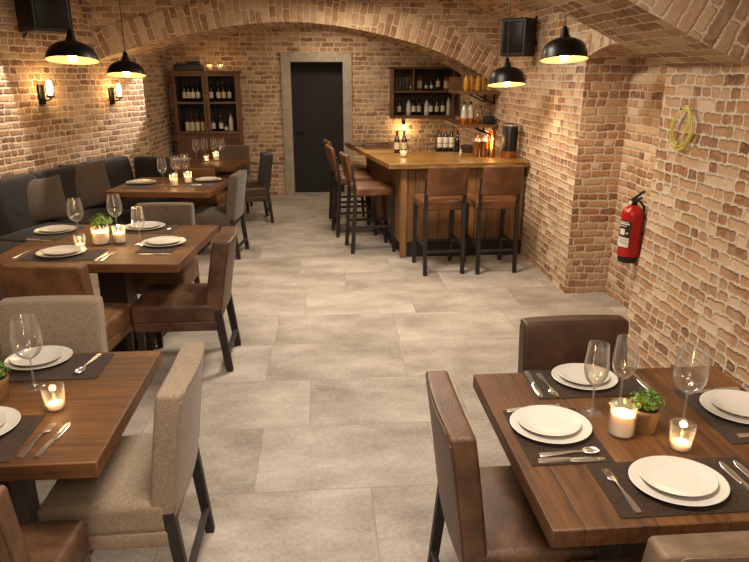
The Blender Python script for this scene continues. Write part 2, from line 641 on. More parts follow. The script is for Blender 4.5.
def thing(name, label, cat, loc=(0, 0, 0), rz=0, group=None):
    o = bpy.data.objects.new(name, None)
    COL.objects.link(o)
    o.empty_display_size = .1
    o.location = loc
    o.rotation_euler = (0, 0, rz)
    return tag(o, label, cat, group)


def dup(root, loc, rz=None, label=None, group=None):
    c = root.copy()
    COL.objects.link(c)
    c.location = loc
    if rz is not None:
        c.rotation_euler = (0, 0, rz)
    if label:
        c['label'] = label
    if group:
        c['group'] = group

    def rec(a, b):
        for ch in [q for q in ALLCH(a)]:
            d = ch.copy()
            COL.objects.link(d)
            d.parent = b
            rec(ch, d)
    rec(root, c)
    return c


def ALLCH(o):
    return list(o.children)


class Proto:
    """first placement moves the original, later ones copy it"""

    def __init__(s, fn):
        s.fn, s.o, s.used = fn, None, False

    def put(s, loc, rz=0, label=None, group=None):
        if s.o is None:
            s.o = s.fn()
            s.o.location = loc
            s.o.rotation_euler = (0, 0, rz)
            if label:
                s.o['label'] = label
            if group:
                s.o['group'] = group
            return s.o
        return dup(s.o, loc, rz, label, group)


# ------------------------------------------------------------------ structure
def spline(pts):
    """smooth curve z(x) through pts (monotone x)"""
    pts = sorted(pts)
    xs = [p[0] for p in pts]
    zs = [p[1] for p in pts]
    n = len(xs)
    m = []
    for i in range(n):
        a, b = max(i - 1, 0), min(i + 1, n - 1)
        m.append((zs[b] - zs[a]) / (xs[b] - xs[a]))

    def f(x):
        if x <= xs[0]:
            return zs[0] + m[0] * (x - xs[0])
        if x >= xs[-1]:
            return zs[-1] + m[-1] * (x - xs[-1])
        for i in range(n - 1):
            if x <= xs[i + 1]:
                h = xs[i + 1] - xs[i]
                t = (x - xs[i]) / h
                return ((2 * t ** 3 - 3 * t ** 2 + 1) * zs[i] + (t ** 3 - 2 * t ** 2 + t) * h * m[i]
                        + (-2 * t ** 3 + 3 * t ** 2) * zs[i + 1] + (t ** 3 - t ** 2) * h * m[i + 1])
    return f


class W(G):
    """mesh with a UV in metres per corner"""

    def __init__(s):
        super().__init__()
        s.uv = []

    def quad(s, ps, uvs):
        o = len(s.v)
        s.v += [tuple(p) for p in ps]
        s.f.append(tuple(range(o, o + len(ps))))
        s.uv += list(uvs)
        return s


def wall(name, path, z0, z1, mat, u0=0.0):
    g = W()
    u = u0
    for (x0, y0), (x1, y1) in zip(path, path[1:]):
        L = math.hypot(x1 - x0, y1 - y0)
        g.quad([(x0, y0, z0), (x1, y1, z0), (x1, y1, z1), (x0, y0, z1)], [(u, z0), (u + L, z0), (u + L, z1), (u, z1)])
        u += L
    o = g.obj(name, mat, smooth=False)
    return tag(o, kind='structure')


g = G()
g.box(-4.6, 3.2, -2.0, 12.2, -.1, 0)
tag(g.obj('floor', FLOOR, smooth=False), kind='structure')


def lx(y):
    return -3.3 + .3415 * (y - 6.45)


wall('wall_left', [(-4.0, -1.6), (-4.0, 4.4), (lx(9.17), 9.17), (-2.46, 9.27), (-2.40, 10.8)], 0, 3.7, BRICK_LEFT)
wall('wall_front', [(2.3, -1.6), (-4.0, -1.6)], 0, 3.7, BRICK_NEAR)

# right wall: far pier, arched niche, near pier, with real relief on the visible plane
NY0, NY1, NXB, WX = 4.15, 5.48, 2.6, 2.2


def nz(y):
    t = (y - NY0) / (NY1 - NY0)
    return 2.06 + .10 * (1 - abs(2 * t - 1) ** 2.2)


g = W()


def wq(y0, y1, za0, za1, zb):
    g.quad([(WX, y0, za0), (WX, y1, za1), (WX, y1, zb), (WX, y0, zb)], [(-y0, za0), (-y1, za1), (-y1, zb), (-y0, zb)])


wq(NY1, 10.8, 0, 0, 3.7)
ys = [NY0 + (NY1 - NY0) * i / 12 for i in range(13)]
for a, b in zip(ys, ys[1:]):
    wq(a, b, nz(a), nz(b), 3.7)
# near pier with a battered foot
zz = [0, .3, .6, .9, 1.3, 3.7]


def bat(z):
    return .10 * max(0, (1.0 - z)) ** 1.3


for a, b in zip(zz, zz[1:]):
    xa, xb = WX - bat(a) * .3, WX - bat(b) * .3
    ya, yb = NY0 + bat(a), NY0 + bat(b)
    g.quad([(xa, -1.6, a), (xa, ya, a), (xb, yb, b), (xb, -1.6, b)], [(1.6, a), (-ya, a), (-yb, b), (1.6, b)])
    # return of the pier into the niche
    if a < 2.1:
        b2 = min(b, 2.2)
        g.quad([(xa, ya, a), (NXB, ya, a), (NXB, yb, b2), (xb, yb, b2)], [(xa, a), (NXB, a), (NXB, b2), (xb, b2)])
# pier face towards the camera, niche back, niche soffit
g.quad([(WX, NY1, 0), (NXB, NY1, 0), (NXB, NY1, 2.3), (WX, NY1, 2.3)], [(10, 0), (10.4, 0), (10.4, 2.3), (10, 2.3)])
g.quad([(NXB, NY1, 0), (NXB, NY0, 0), (NXB, NY0, 2.3), (NXB, NY1, 2.3)], [(14, 0), (15.33, 0), (15.33, 2.3), (14, 2.3)])
for a, b in zip(ys, ys[1:]):
    g.quad([(WX, a, nz(a)), (NXB, a, nz(a)), (NXB, b, nz(b)), (WX, b, nz(b))], [(0, a), (.4, a), (.4, b), (0, b)])
tag(g.obj('wall_right', BRICK_NEAR, smooth=False), kind='structure')

# ring of upright bricks over the niche
g = W()
acc = 0
ys = [NY0 - .05 + (NY1 + .35 - NY0) * i / 16 for i in range(17)]


def nz2(y):
    return nz(min(max(y, NY0), NY1)) - max(0, y - NY1) * .0


for a, b in zip(ys, ys[1:]):
    if a > NY1 + .0:
        break
    b = min(b, NY1)
    h = .17
    g.quad([(WX - .012, a, nz2(a)), (WX - .012, b, nz2(b)), (WX - .012, b, nz2(b) + h), (WX - .012, a, nz2(a) + h)], [(0.01, acc), (0.01, acc + b - a), (.29, acc + b - a), (.29, acc)])
    g.quad([(WX - .012, a, nz2(a)), (WX, a, nz2(a)), (WX, b, nz2(b)), (WX - .012, b, nz2(b))], [(0, acc), (.01, acc), (.01, acc + b - a), (0, acc + b - a)])
    acc += b - a
tag(g.obj('trim_3', BRICK_ARCH, smooth=False), kind='structure')

# back wall with the door opening
g = W()
DX0, DX1, DZ = -.635, .49, 2.25
for x0, x1, z0, z1 in ((-2.5, DX0, 0, 3.7), (DX1, 2.4, 0, 3.7), (DX0, DX1, DZ, 3.7)):
    g.quad([(x0, 10.8, z0), (x1, 10.8, z0), (x1, 10.8, z1), (x0, 10.8, z1)], [(x0, z0), (x1, z0), (x1, z1), (x0, z1)])
tag(g.obj('wall_back', BRICK_BACK, smooth=False), kind='structure')

rib1 = spline([(-3.2, 1.9), (-2.53, 2.13), (-1.775, 2.345), (-.946, 2.493), (-.3, 2.53), (.36, 2.466), (1.217, 2.276), (1.72, 2.08), (2.2, 1.80), (2.5, 1.58)])
rib0 = spline([(-4.2, 2.2), (-3, 2.58), (-2, 2.76), (-.8, 2.86), (.4, 2.74), (1.0, 2.53), (1.339, 2.372), (1.738, 2.185), (2.01, 2.06), (2.2, 1.99), (2.5, 1.86)])
web_mid = spline([(-4.2, 2.75), (-3.2, 3.05), (-1.7, 3.2), (-.2, 3.16), (.95, 2.98), (1.6, 2.82), (2.05, 2.64), (2.4, 2.42)])


def arch(name, fn, x0, x1, y0, y1, ring, mat_ring, step=.1, jag=True, top=None):
    """a transverse arch: soffit, faces with radially laid bricks, and the wall above them"""
    n = int((x1 - x0) / step)
    xs = [x0 + (x1 - x0) * i / n for i in range(n + 1)]
    P = [(x, fn(x)) for x in xs]
    arc = [0]
    for (a, b), (c, d) in zip(P, P[1:]):
        arc.append(arc[-1] + math.hypot(c - a, d - b))
    nr = []
    for i in range(n + 1):
        a, b = P[max(i - 1, 0)], P[min(i + 1, n)]
        t = Vector((b[0] - a[0], b[1] - a[1])).normalized()
        nr.append((-t.y, t.x))
    g = W()
    for i in range(n):
        (xa, za), (xb, zb) = P[i], P[i + 1]
        sa, sb = arc[i], arc[i + 1]
        g.quad([(xa, y0, za), (xa, y1, za), (xb, y1, zb), (xb, y0, zb)], [(y0, sa), (y1, sa), (y1, sb), (y0, sb)])
        oa = (xa + nr[i][0] * ring, za + nr[i][1] * ring)
        ob = (xb + nr[i + 1][0] * ring, zb + nr[i + 1][1] * ring)
        for y, s in ((y0, 1), (y1, -1)):
            q = [(xa, y, za), (xb, y, zb), (ob[0], y, ob[1]), (oa[0], y, oa[1])]
            uvq = [(.0, sa), (.0, sb), (ring, sb), (ring, sa)]
            g.quad(q, uvq)
        g.quad([(oa[0], y0, oa[1]), (ob[0], y0, ob[1]), (ob[0], y1, ob[1]), (oa[0], y1, oa[1])], [(y0, sa), (y0, sb), (y1, sb), (y1, sa)])
    o = g.obj(name, mat_ring, smooth=False)
    tag(o, kind='structure')
    # spandrel above the ring
    g = W()
    for i in range(n):
        xa, xb = xs[i], xs[i + 1]
        for y in (y0 + .025, y1 - .025):
            g.quad([(xa, y, fn(xa) + .05), (xb, y, fn(xb) + .05), (xb, y, 3.7), (xa, y, 3.7)], [(xa, fn(xa)), (xb, fn(xb)), (xb, 3.7), (xa, 3.7)])
    o2 = g.obj('arch_infill', BRICK_VAULT, o, smooth=False)
    return o


arch('trim_1', rib0, -4.1, 2.3, 3.32, 4.15, .42, BRICK_ARCH)
arch('trim_2', rib1, -3.0, 2.3, 8.3, 9.5, .31, BRICK_ARCH)

g = W()


def web(fn, x0, x1, y0, y1, n=48):
    s = 0
    xs = [x0 + (x1 - x0) * i / n for i in range(n + 1)]
    for xa, xb in zip(xs, xs[1:]):
        za, zb = fn(xa), fn(xb)
        L = math.hypot(xb - xa, zb - za)
        g.quad([(xa, y0, za), (xa, y1, za), (xb, y1, zb), (xb, y0, zb)], [(y0, s), (y1, s), (y1, s + L), (y0, s + L)])
        s += L


web(lambda x: rib0(x) + .5, -4.2, 2.4, -1.7, 3.4)
web(web_mid, -4.2, 2.4, 4.1, 8.4)
web(lambda x: rib1(x) + .42, -3.0, 2.5, 9.4, 10.9)
tag(g.obj('ceiling', BRICK_VAULT, smooth=False), kind='structure')

# door with concrete frame
door = tag(thing('door_1', None, None, (0, 10.8, 0)), kind='structure')
g = G()
g.box(DX0, -.487, -.04, .3, 0, 2.25)
g.box(.345, DX1, -.04, .3, 0, 2.25)
g.box(-.487, .345, -.04, .3, 2.115, 2.25)
g.obj('door_frame', CONC, door, bevel=.006)
g = G()
g.box(-.487, .345, .22, .27, .01, 2.115)
lf = g.obj('door_leaf', DOORM, door, bevel=.004)
g = G()
g.tube([(-.42, .22, 1.0), (-.42, .17, 1.0), (-.30, .165, 1.0)], .01)
g.lathe([(0, 0), (.025, 0), (.025, .008), (0, .008)], 16, M=Matrix.Translation((-.42, .22, 1.0)) @ Matrix.Rotation(R(90), 4, 'X'))
g.obj('door_handle', BLACKM, lf)
g = G()
g.box(-.9, .8, .55, .6, -.05, 2.6)
g.obj('dark_passage', DOORM, door, smooth=False)


# ------------------------------------------------------------------ chairs
def make_chair(label, seatm, backm, width=.5):
    def fn():
        t = thing('dining_chair', label, 'chair')

        def seat_fn(p):
            u, v = p.x / (width / 2), p.y / .25
            z = p.z + (.018 * (1 - u * u) * (1 - v * v) if p.z > 0 else 0)
            return (p.x * (1 - .03 * (1 - v) * .5), p.y, z)
        G().rbox(width, .5, .13, .028, (0, .025, .43), seat_fn, 3, 6).obj('seat', seatm, t)
        g = G()
        g.rbox(width - .012, .485, .07, .012, (0, .022, .342), None, 2, 2)
        g.obj('seat_apron', seatm, t)

        def back_fn(p):
            h = (p.z + .25) / .50          # 0 bottom 1 top
            u = p.x / (width / 2)
            y = p.y - .06 * h - .015 * h * h + .014 * u * u
            z = p.z - .004 * abs(u) ** 3 * h
            return (p.x * (1 - .02 * h), y + (.008 * (1 - u * u) if p.y > 0 else -.004 * (1 - u * u)), z)
        b = G().rbox(width - .02, .098, .50, .016, (0, -.215, .67), back_fn, 3, 8).obj('backrest', backm, t)
        # piping along the outer edge of the back
        pts = []
        for i in range(25):
            a = i / 24
            if a < .34:
                u, h = -1, .1 + .85 * a / .34
            elif a < .66:
                u, h = -1 + 2 * (a - .34) / .32, .985
            else:
                u, h = 1, .95 - .85 * (a - .66) / .34
            uu = u * .985
            q = back_fn(Vector((uu * (width - .02) / 2, -.045, -.25 + .50 * h)))
            pts.append((q[0], q[1] - .215 - .002, q[2] + .67))
        G().tube(pts, .0035, 6).obj('piping', backm, b)
        for sx in (-1, 1):
            x = sx * (width / 2 - .03)
            G().bar((x, -.275, 0), (x, -.225, .45), .034, .042, .042, .05).obj('leg', LEG_W, t, bevel=.004)
            G().bar((x, .235, 0), (x, .235, .37), .034, .034, .046, .046).obj('leg', LEG_W, t, bevel=.004)
        G().bar((-width / 2 + .04, -.268, .13), (width / 2 - .04, -.268, .13), .03, .02).obj('stretcher', LEG_W, t, bevel=.003)
        return t
    return Proto(fn)


C_BROWN = make_chair('', LEA_B, LEA_B)
C_DARK = make_chair('', LEA_D, LEA_D)
C_LIT_TAN = make_chair('', LEA_LIT, LEA_LIT)
C_TAUPE = make_chair('', LEA_O, LEA_O)
C_BEIGE = make_chair('', FAB_B, FAB_B)
C_GREY = make_chair('', FAB_G, FAB_G)
C_GREYL = make_chair('', LEA_LIT, FAB_G)
C_CHAR = make_chair('', LEA_D, FAB_D)
CG = 'upholstered dining chairs at the tables'
o = C_BROWN.put((.63, 1.88, 0), R(-90), 'brown leather dining chair at the aisle side of the near right table', CG)
o.scale.y = .85
o = C_DARK.put((1.09, 2.346, 0), R(180), 'dark brown leather chair between the near right table and the brick wall niche', CG)
o.scale.y = .8
o = C_TAUPE.put((.975, 1.384, 0), 0, 'taupe leather chair with only its back top showing at the bottom right corner', CG)
o.scale.y = .8
o = C_BEIGE.put((-.79, 2.22, 0), R(90), 'beige fabric chair side on at the aisle end of the near left table', CG)
o.scale.y = .9
C_BEIGE.put((-1.325, 2.77, 0), R(180), 'beige fabric chair whose broad back faces the far edge of the near left table', CG)
o = C_BROWN.put((-1.09, 1.71, 0), R(0), 'brown leather chair cut off in the bottom left corner of the photo', CG)
o.scale.y = .8
C_LIT_TAN.put((-1.57, 3.90, 0), R(-6), 'lit brown leather chair back to back with the beige chair at the second left table', CG)
o = C_BROWN.put((-.98, 4.30, 0), R(90), 'brown leather chair on the aisle at the second left table', CG)
o.scale = (1, 1.12, 1)
C_GREYL.put((-1.335, 5.12, 0), R(180 - 2), 'grey backed chair at the far edge of the second left table', CG)
C_GREY.put((-1.2, 7.14, 0), R(90 - 6), 'grey brown fabric chair on the aisle at the third left table', CG)
C_CHAR.put((-1.03, 8.84, 0), R(90 + 14), 'dark charcoal chair on the aisle at the farthest left table', CG)
C_GREY.put((-1.335, 9.60, 0), R(180), 'grey chair behind the farthest table in front of the back wall', CG)
o = C_LIT_TAN.put((-1.55, 8.44, 0), R(-8), 'tan chair squeezed between the third and the farthest left table', CG)
o.scale = (1, 1, .9)


# ------------------------------------------------------------------ tables
def table(loc, rz, wx, wy, label, along='X'):
    """origin at the front right corner on the floor; extends to -x and +y"""
    t = thing('dining_table', label, 'table', (loc[0], loc[1], 0), rz, 'wooden dining tables')
    g = G()
    g.box(-wx, 0, 0, wy, .70, .76)
    g.obj('tabletop', TABLE_W if along == 'X' else TABLE_Y, t, bevel=.005)
    cx, cy = -wx / 2, wy / 2
    g = G()
    g.box(cx - .10, cx + .10, cy - .10, cy + .10, .05, .66)
    g.obj('pedestal', BASE_W, t, bevel=.006)
    g = G()
    g.box(cx - .30, cx + .30, cy - .26, cy + .26, .0, .05)
    g.obj('base', BASE_W, t, bevel=.006)
    g = G()
    g.box(cx - wx * .38, cx + wx * .38, cy - .05, cy + .05, .66, .70)
    g.box(cx - .05, cx + .05, cy - wy * .38, cy + wy * .38, .655, .699)
    g.obj('support_frame', BASE_W, t)
    return t


table((1.645, 1.415), 0, 1.045, .965, 'wooden dining table at the lower right set for four', 'Y')
table((-.75, 1.85), 0, 1.15, .88, 'wooden dining table cut off by the left edge of the photo', 'X')
table((-.964, 4.12), R(-4.5), 1.30, 1.14, 'second wooden table on the left beside the dark banquette', 'X')
table((-1.2, 6.8), R(-7), 1.12, 1.0, 'third wooden table on the left below the second pendant lamp', 'X')
table((-1.185, 8.67), R(-7), 1.05, .88, 'farthest wooden table in front of the wine cabinet', 'X')
TZ = .7605


# ------------------------------------------------------------------ tableware
def placemat(x, y, sx, sy, label, rz=0):
    g = G()
    g.box(-sx / 2, sx / 2, -sy / 2, sy / 2, 0, .003)
    o = g.obj('placemat', MAT, None, (x, y, TZ), rz, bevel=.001)
    return tag(o, label, 'placemat', 'dark woven placemats')


def plate_g(r):
    p = [(0, 0), (.55 * r, 0), (.60 * r, .002), (.86 * r, .010), (r * .985, .0175), (r, .0195), (r * .985, .0205), (.85 * r, .0145), (.64 * r, .0068), (.58 * r, .006), (0, .006)]
    return G().lathe(p, 48)


PL_BIG = Proto(lambda: tag(plate_g(.15).obj('dinner_plate', PORC), '', 'plate'))
PL_SMALL = Proto(lambda: tag(plate_g(.117).obj('salad_plate', PORC), '', 'plate'))


def plates(x, y, where, z=TZ + .0035, s=1.0, dx=0.0, dy=0.0, sq=.93):
    a = PL_BIG.put((x, y, z), 0, 'large white dinner plate under a smaller one, ' + where, 'white dinner plates')
    b = PL_SMALL.put((x + dx, y + dy, z + .0078 * s), 0, 'small white plate stacked on a larger one, ' + where, 'white salad plates')
    for o in (a, b):
        o.scale = (s, s * sq, s)


def ribbon(pts, th=.0022):
    """flat bar along x: pts = (x, halfwidth, z)"""
    g = G()
    vs, fs = [], []
    for x, h, z in pts:
        h *= 1.25
        vs += [(x, -h, z), (x, h, z), (x, h * .8, z + th), (x, -h * .8, z + th)]
    n = len(pts)
    for i in range(n - 1):
        a, b = i * 4, i * 4 + 4
        for k in range(4):
            l = (k + 1) % 4
            fs.append((a + k, b + k, b + l, a + l))
    fs += [(0, 1, 2, 3), tuple(range(n * 4 - 4, n * 4))[::-1]]
    return g.add(vs, fs)


def make_fork():
    t = thing('fork', '', 'fork')
    ribbon([(-.105, .007, .001), (-.095, .009, .001), (-.05, .0075, .003), (0, .0035, .005), (.03, .003, .006), (.045, .006, .005)], .003).obj('handle', STEEL, t)
    g = ribbon([(.044, .006, .005), (.052, .0115, .003), (.062, .0125, .002)], .0022)
    for k in range(4):
        y = -.0105 + .007 * k
        g.bar((.061, y, .0032), (.105, y, .0045), .0028, .002, .0016, .0016)
    g.obj('tines', STEEL, t)
    return t


def make_knife():
    t = thing('knife', '', 'knife')
    ribbon([(-.11, .0075, .0005), (-.10, .0095, .0005), (-.03, .0075, .001), (-.005, .006, .001)], .006).obj('handle', STEEL, t)
    ribbon([(-.006, .0055, .002), (.005, .009, .002), (.05, .0105, .0015), (.09, .009, .0015), (.11, .003, .0015)], .0018).obj('blade', STEEL, t)
    return t


def make_spoon():
    t = thing('spoon', '', 'spoon')
    ribbon([(-.10, .007, .001), (-.09, .009, .001), (-.04, .007, .003), (.02, .0035, .006), (.05, .004, .005)], .003).obj('handle', STEEL, t)
    g = G()
    M = Matrix.Translation((.075, 0, .0085)) @ Matrix.Diagonal((1.55, 1, 1, 1))
    prof = [(.0195 * math.sin(PI / 2 * i / 6), -.008 * math.cos(PI / 2 * i / 6)) for i in range(7)]
    inner = [(r * .94, z + .0015) for r, z in prof[::-1]]
    g.lathe(prof + inner, 20, M=M)
    g.obj('bowl', STEEL, t)
    return t


FORK, KNIFE, SPOON = Proto(make_fork), Proto(make_knife), Proto(make_spoon)


def cut(P, p0, p1, label, z=TZ + .0035):
    """p0 handle end, p1 tip"""
    mx, my = (p0[0] + p1[0]) / 2, (p0[1] + p1[1]) / 2
    return P.put((mx, my, z), math.atan2(p1[1] - p0[1], p1[0] - p0[0]), label, 'steel cutlery on the tables')


def make_glass(h=.27, r=.046, rim=.036, wine=0.0):
    def fn():
        t = thing('wine_glass', '', 'wine glass')
        foot = [(0, 0), (.036, 0), (.0365, .0015), (.03, .003), (.012, .006), (.006, .012), (.0045, .02)]
        G().lathe(foot, 28).obj('foot', CRYSTAL_F, t)
        zb = h * .42
        G().lathe([(.0045, .02), (.0038, .05), (.0038, zb - .015), (.006, zb - .003)], 16).obj('stem', CRYSTAL_F, t)
        H = h - zb
        prof = [(.006, -.003), (.02, .004), (r * .72, H * .12), (r * .93, H * .25), (r, H * .38), (r * .98, H * .52), (r * .91, H * .72), (rim, H)]
        inner = [(q - .0013, z + (.0013 if i < 3 else 0)) for i, (q, z) in enumerate(prof)][::-1]
        G().lathe([(q, z + zb) for q, z in prof + inner], 32).obj('bowl', CRYSTAL, t)
        if wine:
            zt = H * wine
            pr = [(0, .001)] + [(q - .003, z + .002) for q, z in prof if z < zt and z > 0]
            rl = pr[-1][0]
            pr += [(min(rl * 1.01, r - .003), zt), (0, zt)]
            G().lathe([(q, z + zb) for q, z in pr], 28).obj('wine', WINE, t)
        return t
    return Proto(fn)


GL = make_glass()
GLW = make_glass(.275, .044, .036, .38)
GLB = make_glass(.30, .056, .042)
GLF = make_glass(.30, .050, .040)


def make_candle(r=.042, h=.115, fill=.68, power=.9, tube=True, flare=0.0):
    def fn():
        t = thing('candle_jar', '', 'candle')
        prof = [(0, 0), (r * .96 - flare, 0), (r - flare, .004), (r, h), (r - .002, h), (r - .003 - flare, .008), (0, .008)]
        G().lathe(prof, 32).obj('glass_jar', CRYSTAL, t)
        zt = .009 + h * fill
        rw = r - .004 - flare
        G().lathe([(0, .009), (rw, .009), (rw, zt), (rw * .9, zt - .002), (rw * .4, zt - .005), (0, zt - .005)], 28).obj('wax', WAX, t)
        zf = zt - .005
        G().tube([(0, 0, zf), (.001, 0, zf + .008)], .0012, 6).obj('wick', BLACKP, t)
        G().lathe([(0, 0), (.003, .002), (.0045, .007), (.0034, .013), (.0012, .020), (0, .023)], 12, (0, 0, zf + .002)).obj('flame', FLAME, t)
        point((0, 0, zf + .042), power, (1, .6, .25), .012, t)
        return t
    return Proto(fn)


CAN = make_candle(.043, .118, .62, .32)
VOT = make_candle(.040, .095, .20, .22, flare=.008)
CANB = make_candle(.060, .125, .66, .9)
CANM = make_candle(.044, .13, .5, .7)


def make_plant(potr=.047, poth=.09, crown=.06, n=260, seed=1, leaf=.0125):
    def fn():
        rd = random.Random(seed)
        t = thing('potted_plant', '', 'plant')
        G().lathe([(0, 0), (potr * .72, 0), (potr * .76, .003), (potr * .97, poth * .82), (potr, poth * .84), (potr, poth), (potr * .9, poth), (potr * .84, poth * .86), (0, poth * .86)], 28).obj('pot', TERRA, t)
        G().lathe([(0, poth * .9), (potr * .84, poth * .87)], 20).obj('soil', SOIL, t)
        g = G()
        for i in range(n):
            a = rd.uniform(0, 2 * PI)
            ph = math.acos(rd.uniform(-.15, 1))
            q = rd.uniform(.45, 1.0)
            d = Vector((math.sin(ph) * math.cos(a), math.sin(ph) * math.sin(a), math.cos(ph) * .8))
            p = Vector((0, 0, poth + crown * .35)) + d * crown * q
            nrm = (d + Vector((rd.uniform(-.6, .6), rd.uniform(-.6, .6), rd.uniform(0, .8)))).normalized()
            x = nrm.cross(Vector((rd.uniform(-1, 1), rd.uniform(-1, 1), .3))).normalized()
            y = nrm.cross(x)
            L = leaf * rd.uniform(.7, 1.25)
            w = L * .5
            vs = [p - x * L * .6, p - y * w * .6 + nrm * .001, p + y * w * .6 + nrm * .001, p + x * L * .35 - y * w * .5, p + x * L * .35 + y * w * .5, p + x * L * .8 - nrm * .003, p - nrm * .002]
            g.add(vs, [(0, 1, 6), (0, 6, 2), (1, 3, 6), (6, 4, 2), (3, 5, 6), (6, 5, 4)])
        tag(g.obj('foliage', LEAF if seed % 2 else LEAFD, t), kind=None)
        g = G()
        for i in range(14):
            a = rd.uniform(0, 2 * PI)
            q = rd.uniform(.2, .9)
            g.tube([(math.cos(a) * potr * .3 * q, math.sin(a) * potr * .3 * q, poth * .86), (math.cos(a) * crown * .7 * q, math.sin(a) * crown * .7 * q, poth + crown * .6)], .0012, 5)
        g.obj('stems', LEAFD, t)
        return t
    return Proto(fn)


# right table
placemat(1.065, 1.58, .51, .265, 'dark placemat at the front of the near right table')
placemat(.775, 1.89, .275, .35, 'dark placemat on the aisle side of the near right table')
placemat(1.04, 2.265, .47, .245, 'dark placemat along the back edge of the near right table')
placemat(1.492, 1.98, .285, .39, 'dark placemat on the wall side of the near right table')
plates(1.045, 1.582, 'front of the near right table', s=.96, dx=.003, dy=.006, sq=.88)
plates(.772, 1.932, 'aisle side of the near right table', s=.94, dx=-.003, dy=.008)
plates(1.035, 2.285, 'back edge of the near right table', s=.87, dy=.006)
plates(1.515, 1.995, 'wall side of the near right table', s=.95, dx=.01, dy=.01)
cut(FORK, (.868, 1.456), (.858, 1.679), 'steel fork lying left of the front plates on the near right table')
cut(KNIFE, (1.25, 1.46), (1.243, 1.69), 'steel knife nearest to the front plates on the near right table')
cut(KNIFE, (1.297, 1.465), (1.292, 1.69), 'second steel knife at the right edge of the front placemat, near right table')
cut(FORK, (.655, 2.064), (.863, 2.085), 'steel fork behind the aisle side plates on the near right table', TZ + .0005)
cut(SPOON, (.672, 1.768), (.885, 1.774), 'steel spoon in front of the aisle side plates, near right table')
cut(KNIFE, (.662, 1.735), (.885, 1.732), 'steel knife beside the spoon in front of the aisle side plates')
cut(KNIFE, (.822, 2.37), (.814, 2.15), 'steel knife at the left end of the back placemat, near right table')
cut(FORK, (.868, 2.36), (.872, 2.14), 'steel fork left of the back plates on the near right table')
cut(KNIFE, (1.252, 2.365), (1.262, 2.16), 'steel knife right of the back plates behind the potted plant', TZ + .0035)
cut(KNIFE, (1.60, 2.155), (1.40, 2.15), 'steel knife behind the wall side plates on the near right table')
cut(FORK, (1.40, 1.83), (1.60, 1.825), 'steel fork in front of the wall side plates, near right table')
GLW.put((.962, 2.03, TZ), 0, 'wine glass with pale wine standing left of the lit candle, near right table', 'stemmed wine glasses')
GLW.put((1.088, 2.075, TZ), R(30), 'wine glass with pale wine standing behind the candle, near right table', 'stemmed wine glasses')
GLB.put((1.252, 1.925, TZ), 0, 'large empty wine glass behind the votive on the near right table', 'stemmed wine glasses')
CAN.put((1.003, 1.878, TZ), 0, 'lit white pillar candle in a glass jar on the near right table', 'candles in glasses')
VOT.put((1.157, 1.772, TZ), 0, 'small lit votive in a clear tumbler on the near right table', 'candles in glasses')
PLANT = make_plant()
PLANT.put((1.093, 1.895, TZ), 0, 'small green plant in a terracotta pot on the near right table', 'small potted plants')

# near left table
placemat(-1.20, 2.58, .51, .25, 'dark placemat along the far edge of the near left table')
placemat(-1.24, 2.02, .42, .30, 'dark placemat at the near edge of the near left table')
plates(-1.245, 2.645, 'far edge of the near left table', s=.90, dx=-.01, dy=0)
plates(-1.235, 2.075, 'near edge of the near left table', s=.98, dx=-.012)
cut(SPOON, (-1.008, 2.70), (-1.035, 2.49), 'steel spoon right of the far plates on the near left table')
cut(FORK, (-1.009, 1.885), (-.978, 2.105), 'steel fork right of the near plates on the near left table', TZ + .0005)
cut(KNIFE, (-.951, 1.882), (-.926, 2.11), 'steel knife next to the fork at the near edge, near left table', TZ + .0005)
GLB.put((-1.165, 2.40, TZ), 0, 'large empty wine glass on the near left table', 'stemmed wine glasses')
VOT.put((-1.012, 2.21, TZ), 0, 'small lit votive in a clear tumbler on the near left table', 'candles in glasses')
PLANT.put((-1.262, 2.31, TZ), R(70), 'small green plant in a terracotta pot at the left edge of the photo', 'small potted plants')
CAN.put((-1.345, 2.20, TZ), 0, 'lit candle in a glass jar beside the plant at the left edge', 'candles in glasses')

# second left table
plates(-2.11, 5.10, 'left rear of the second left table', s=1.02, dy=.01)
plates(-1.81, 4.42, 'left front of the second left table', s=1.08, dy=.01)
plates(-1.44, 5.12 + .05, 'right rear of the second left table', s=1.06, dy=.01)
plates(-1.172, 4.645, 'right end of the second left table', s=1.05, dy=.01)
placemat(-1.79, 4.41, .50, .27, 'dark placemat at the left front of the second left table', R(-4))
placemat(-1.175, 4.645, .26, .46, 'dark placemat at the right end of the second left table', R(-4))
placemat(-1.43, 5.12, .50, .24, 'dark placemat at the far edge of the second left table', R(-4))
placemat(-2.10, 5.07, .26, .44, 'dark placemat at the left end of the second left table', R(-8))
cut(KNIFE, (-2.22, 4.86), (-2.02, 4.80), 'steel knife in front of the left rear plates, second left table', TZ + .0005)
cut(FORK, (-2.10, 4.34), (-2.06, 4.55), 'steel fork left of the left front plates, second left table', TZ + .0005)
cut(KNIFE, (-1.525, 4.21), (-1.505, 4.44), 'steel knife right of the left front plates, second left table', TZ + .0005)
cut(FORK, (-1.485, 4.23), (-1.465, 4.44), 'steel fork beside the knife of the left front plates, second left table', TZ + .0005)
cut(KNIFE, (-1.06, 4.36), (-1.29, 4.385), 'steel knife in front of the right end plates, second left table', TZ + .0005)
cut(SPOON, (-1.215, 5.27), (-1.235, 5.07), 'steel spoon right of the right rear plates, second left table')
GLB.put((-1.86, 4.90, TZ), 0, 'large empty wine glass left of the plant on the second left table', 'stemmed wine glasses')
GLB.put((-1.62, 5.05, TZ), 0, 'large empty wine glass behind the candles on the second left table', 'stemmed wine glasses')
GL.put((-1.345, 4.67, TZ), 0, 'slim wine glass left of the right end plates, second left table', 'stemmed wine glasses')
VOT.put((-1.745, 4.60, TZ), 0, 'clear votive tumbler in front of the plant on the second left table', 'candles in glasses')
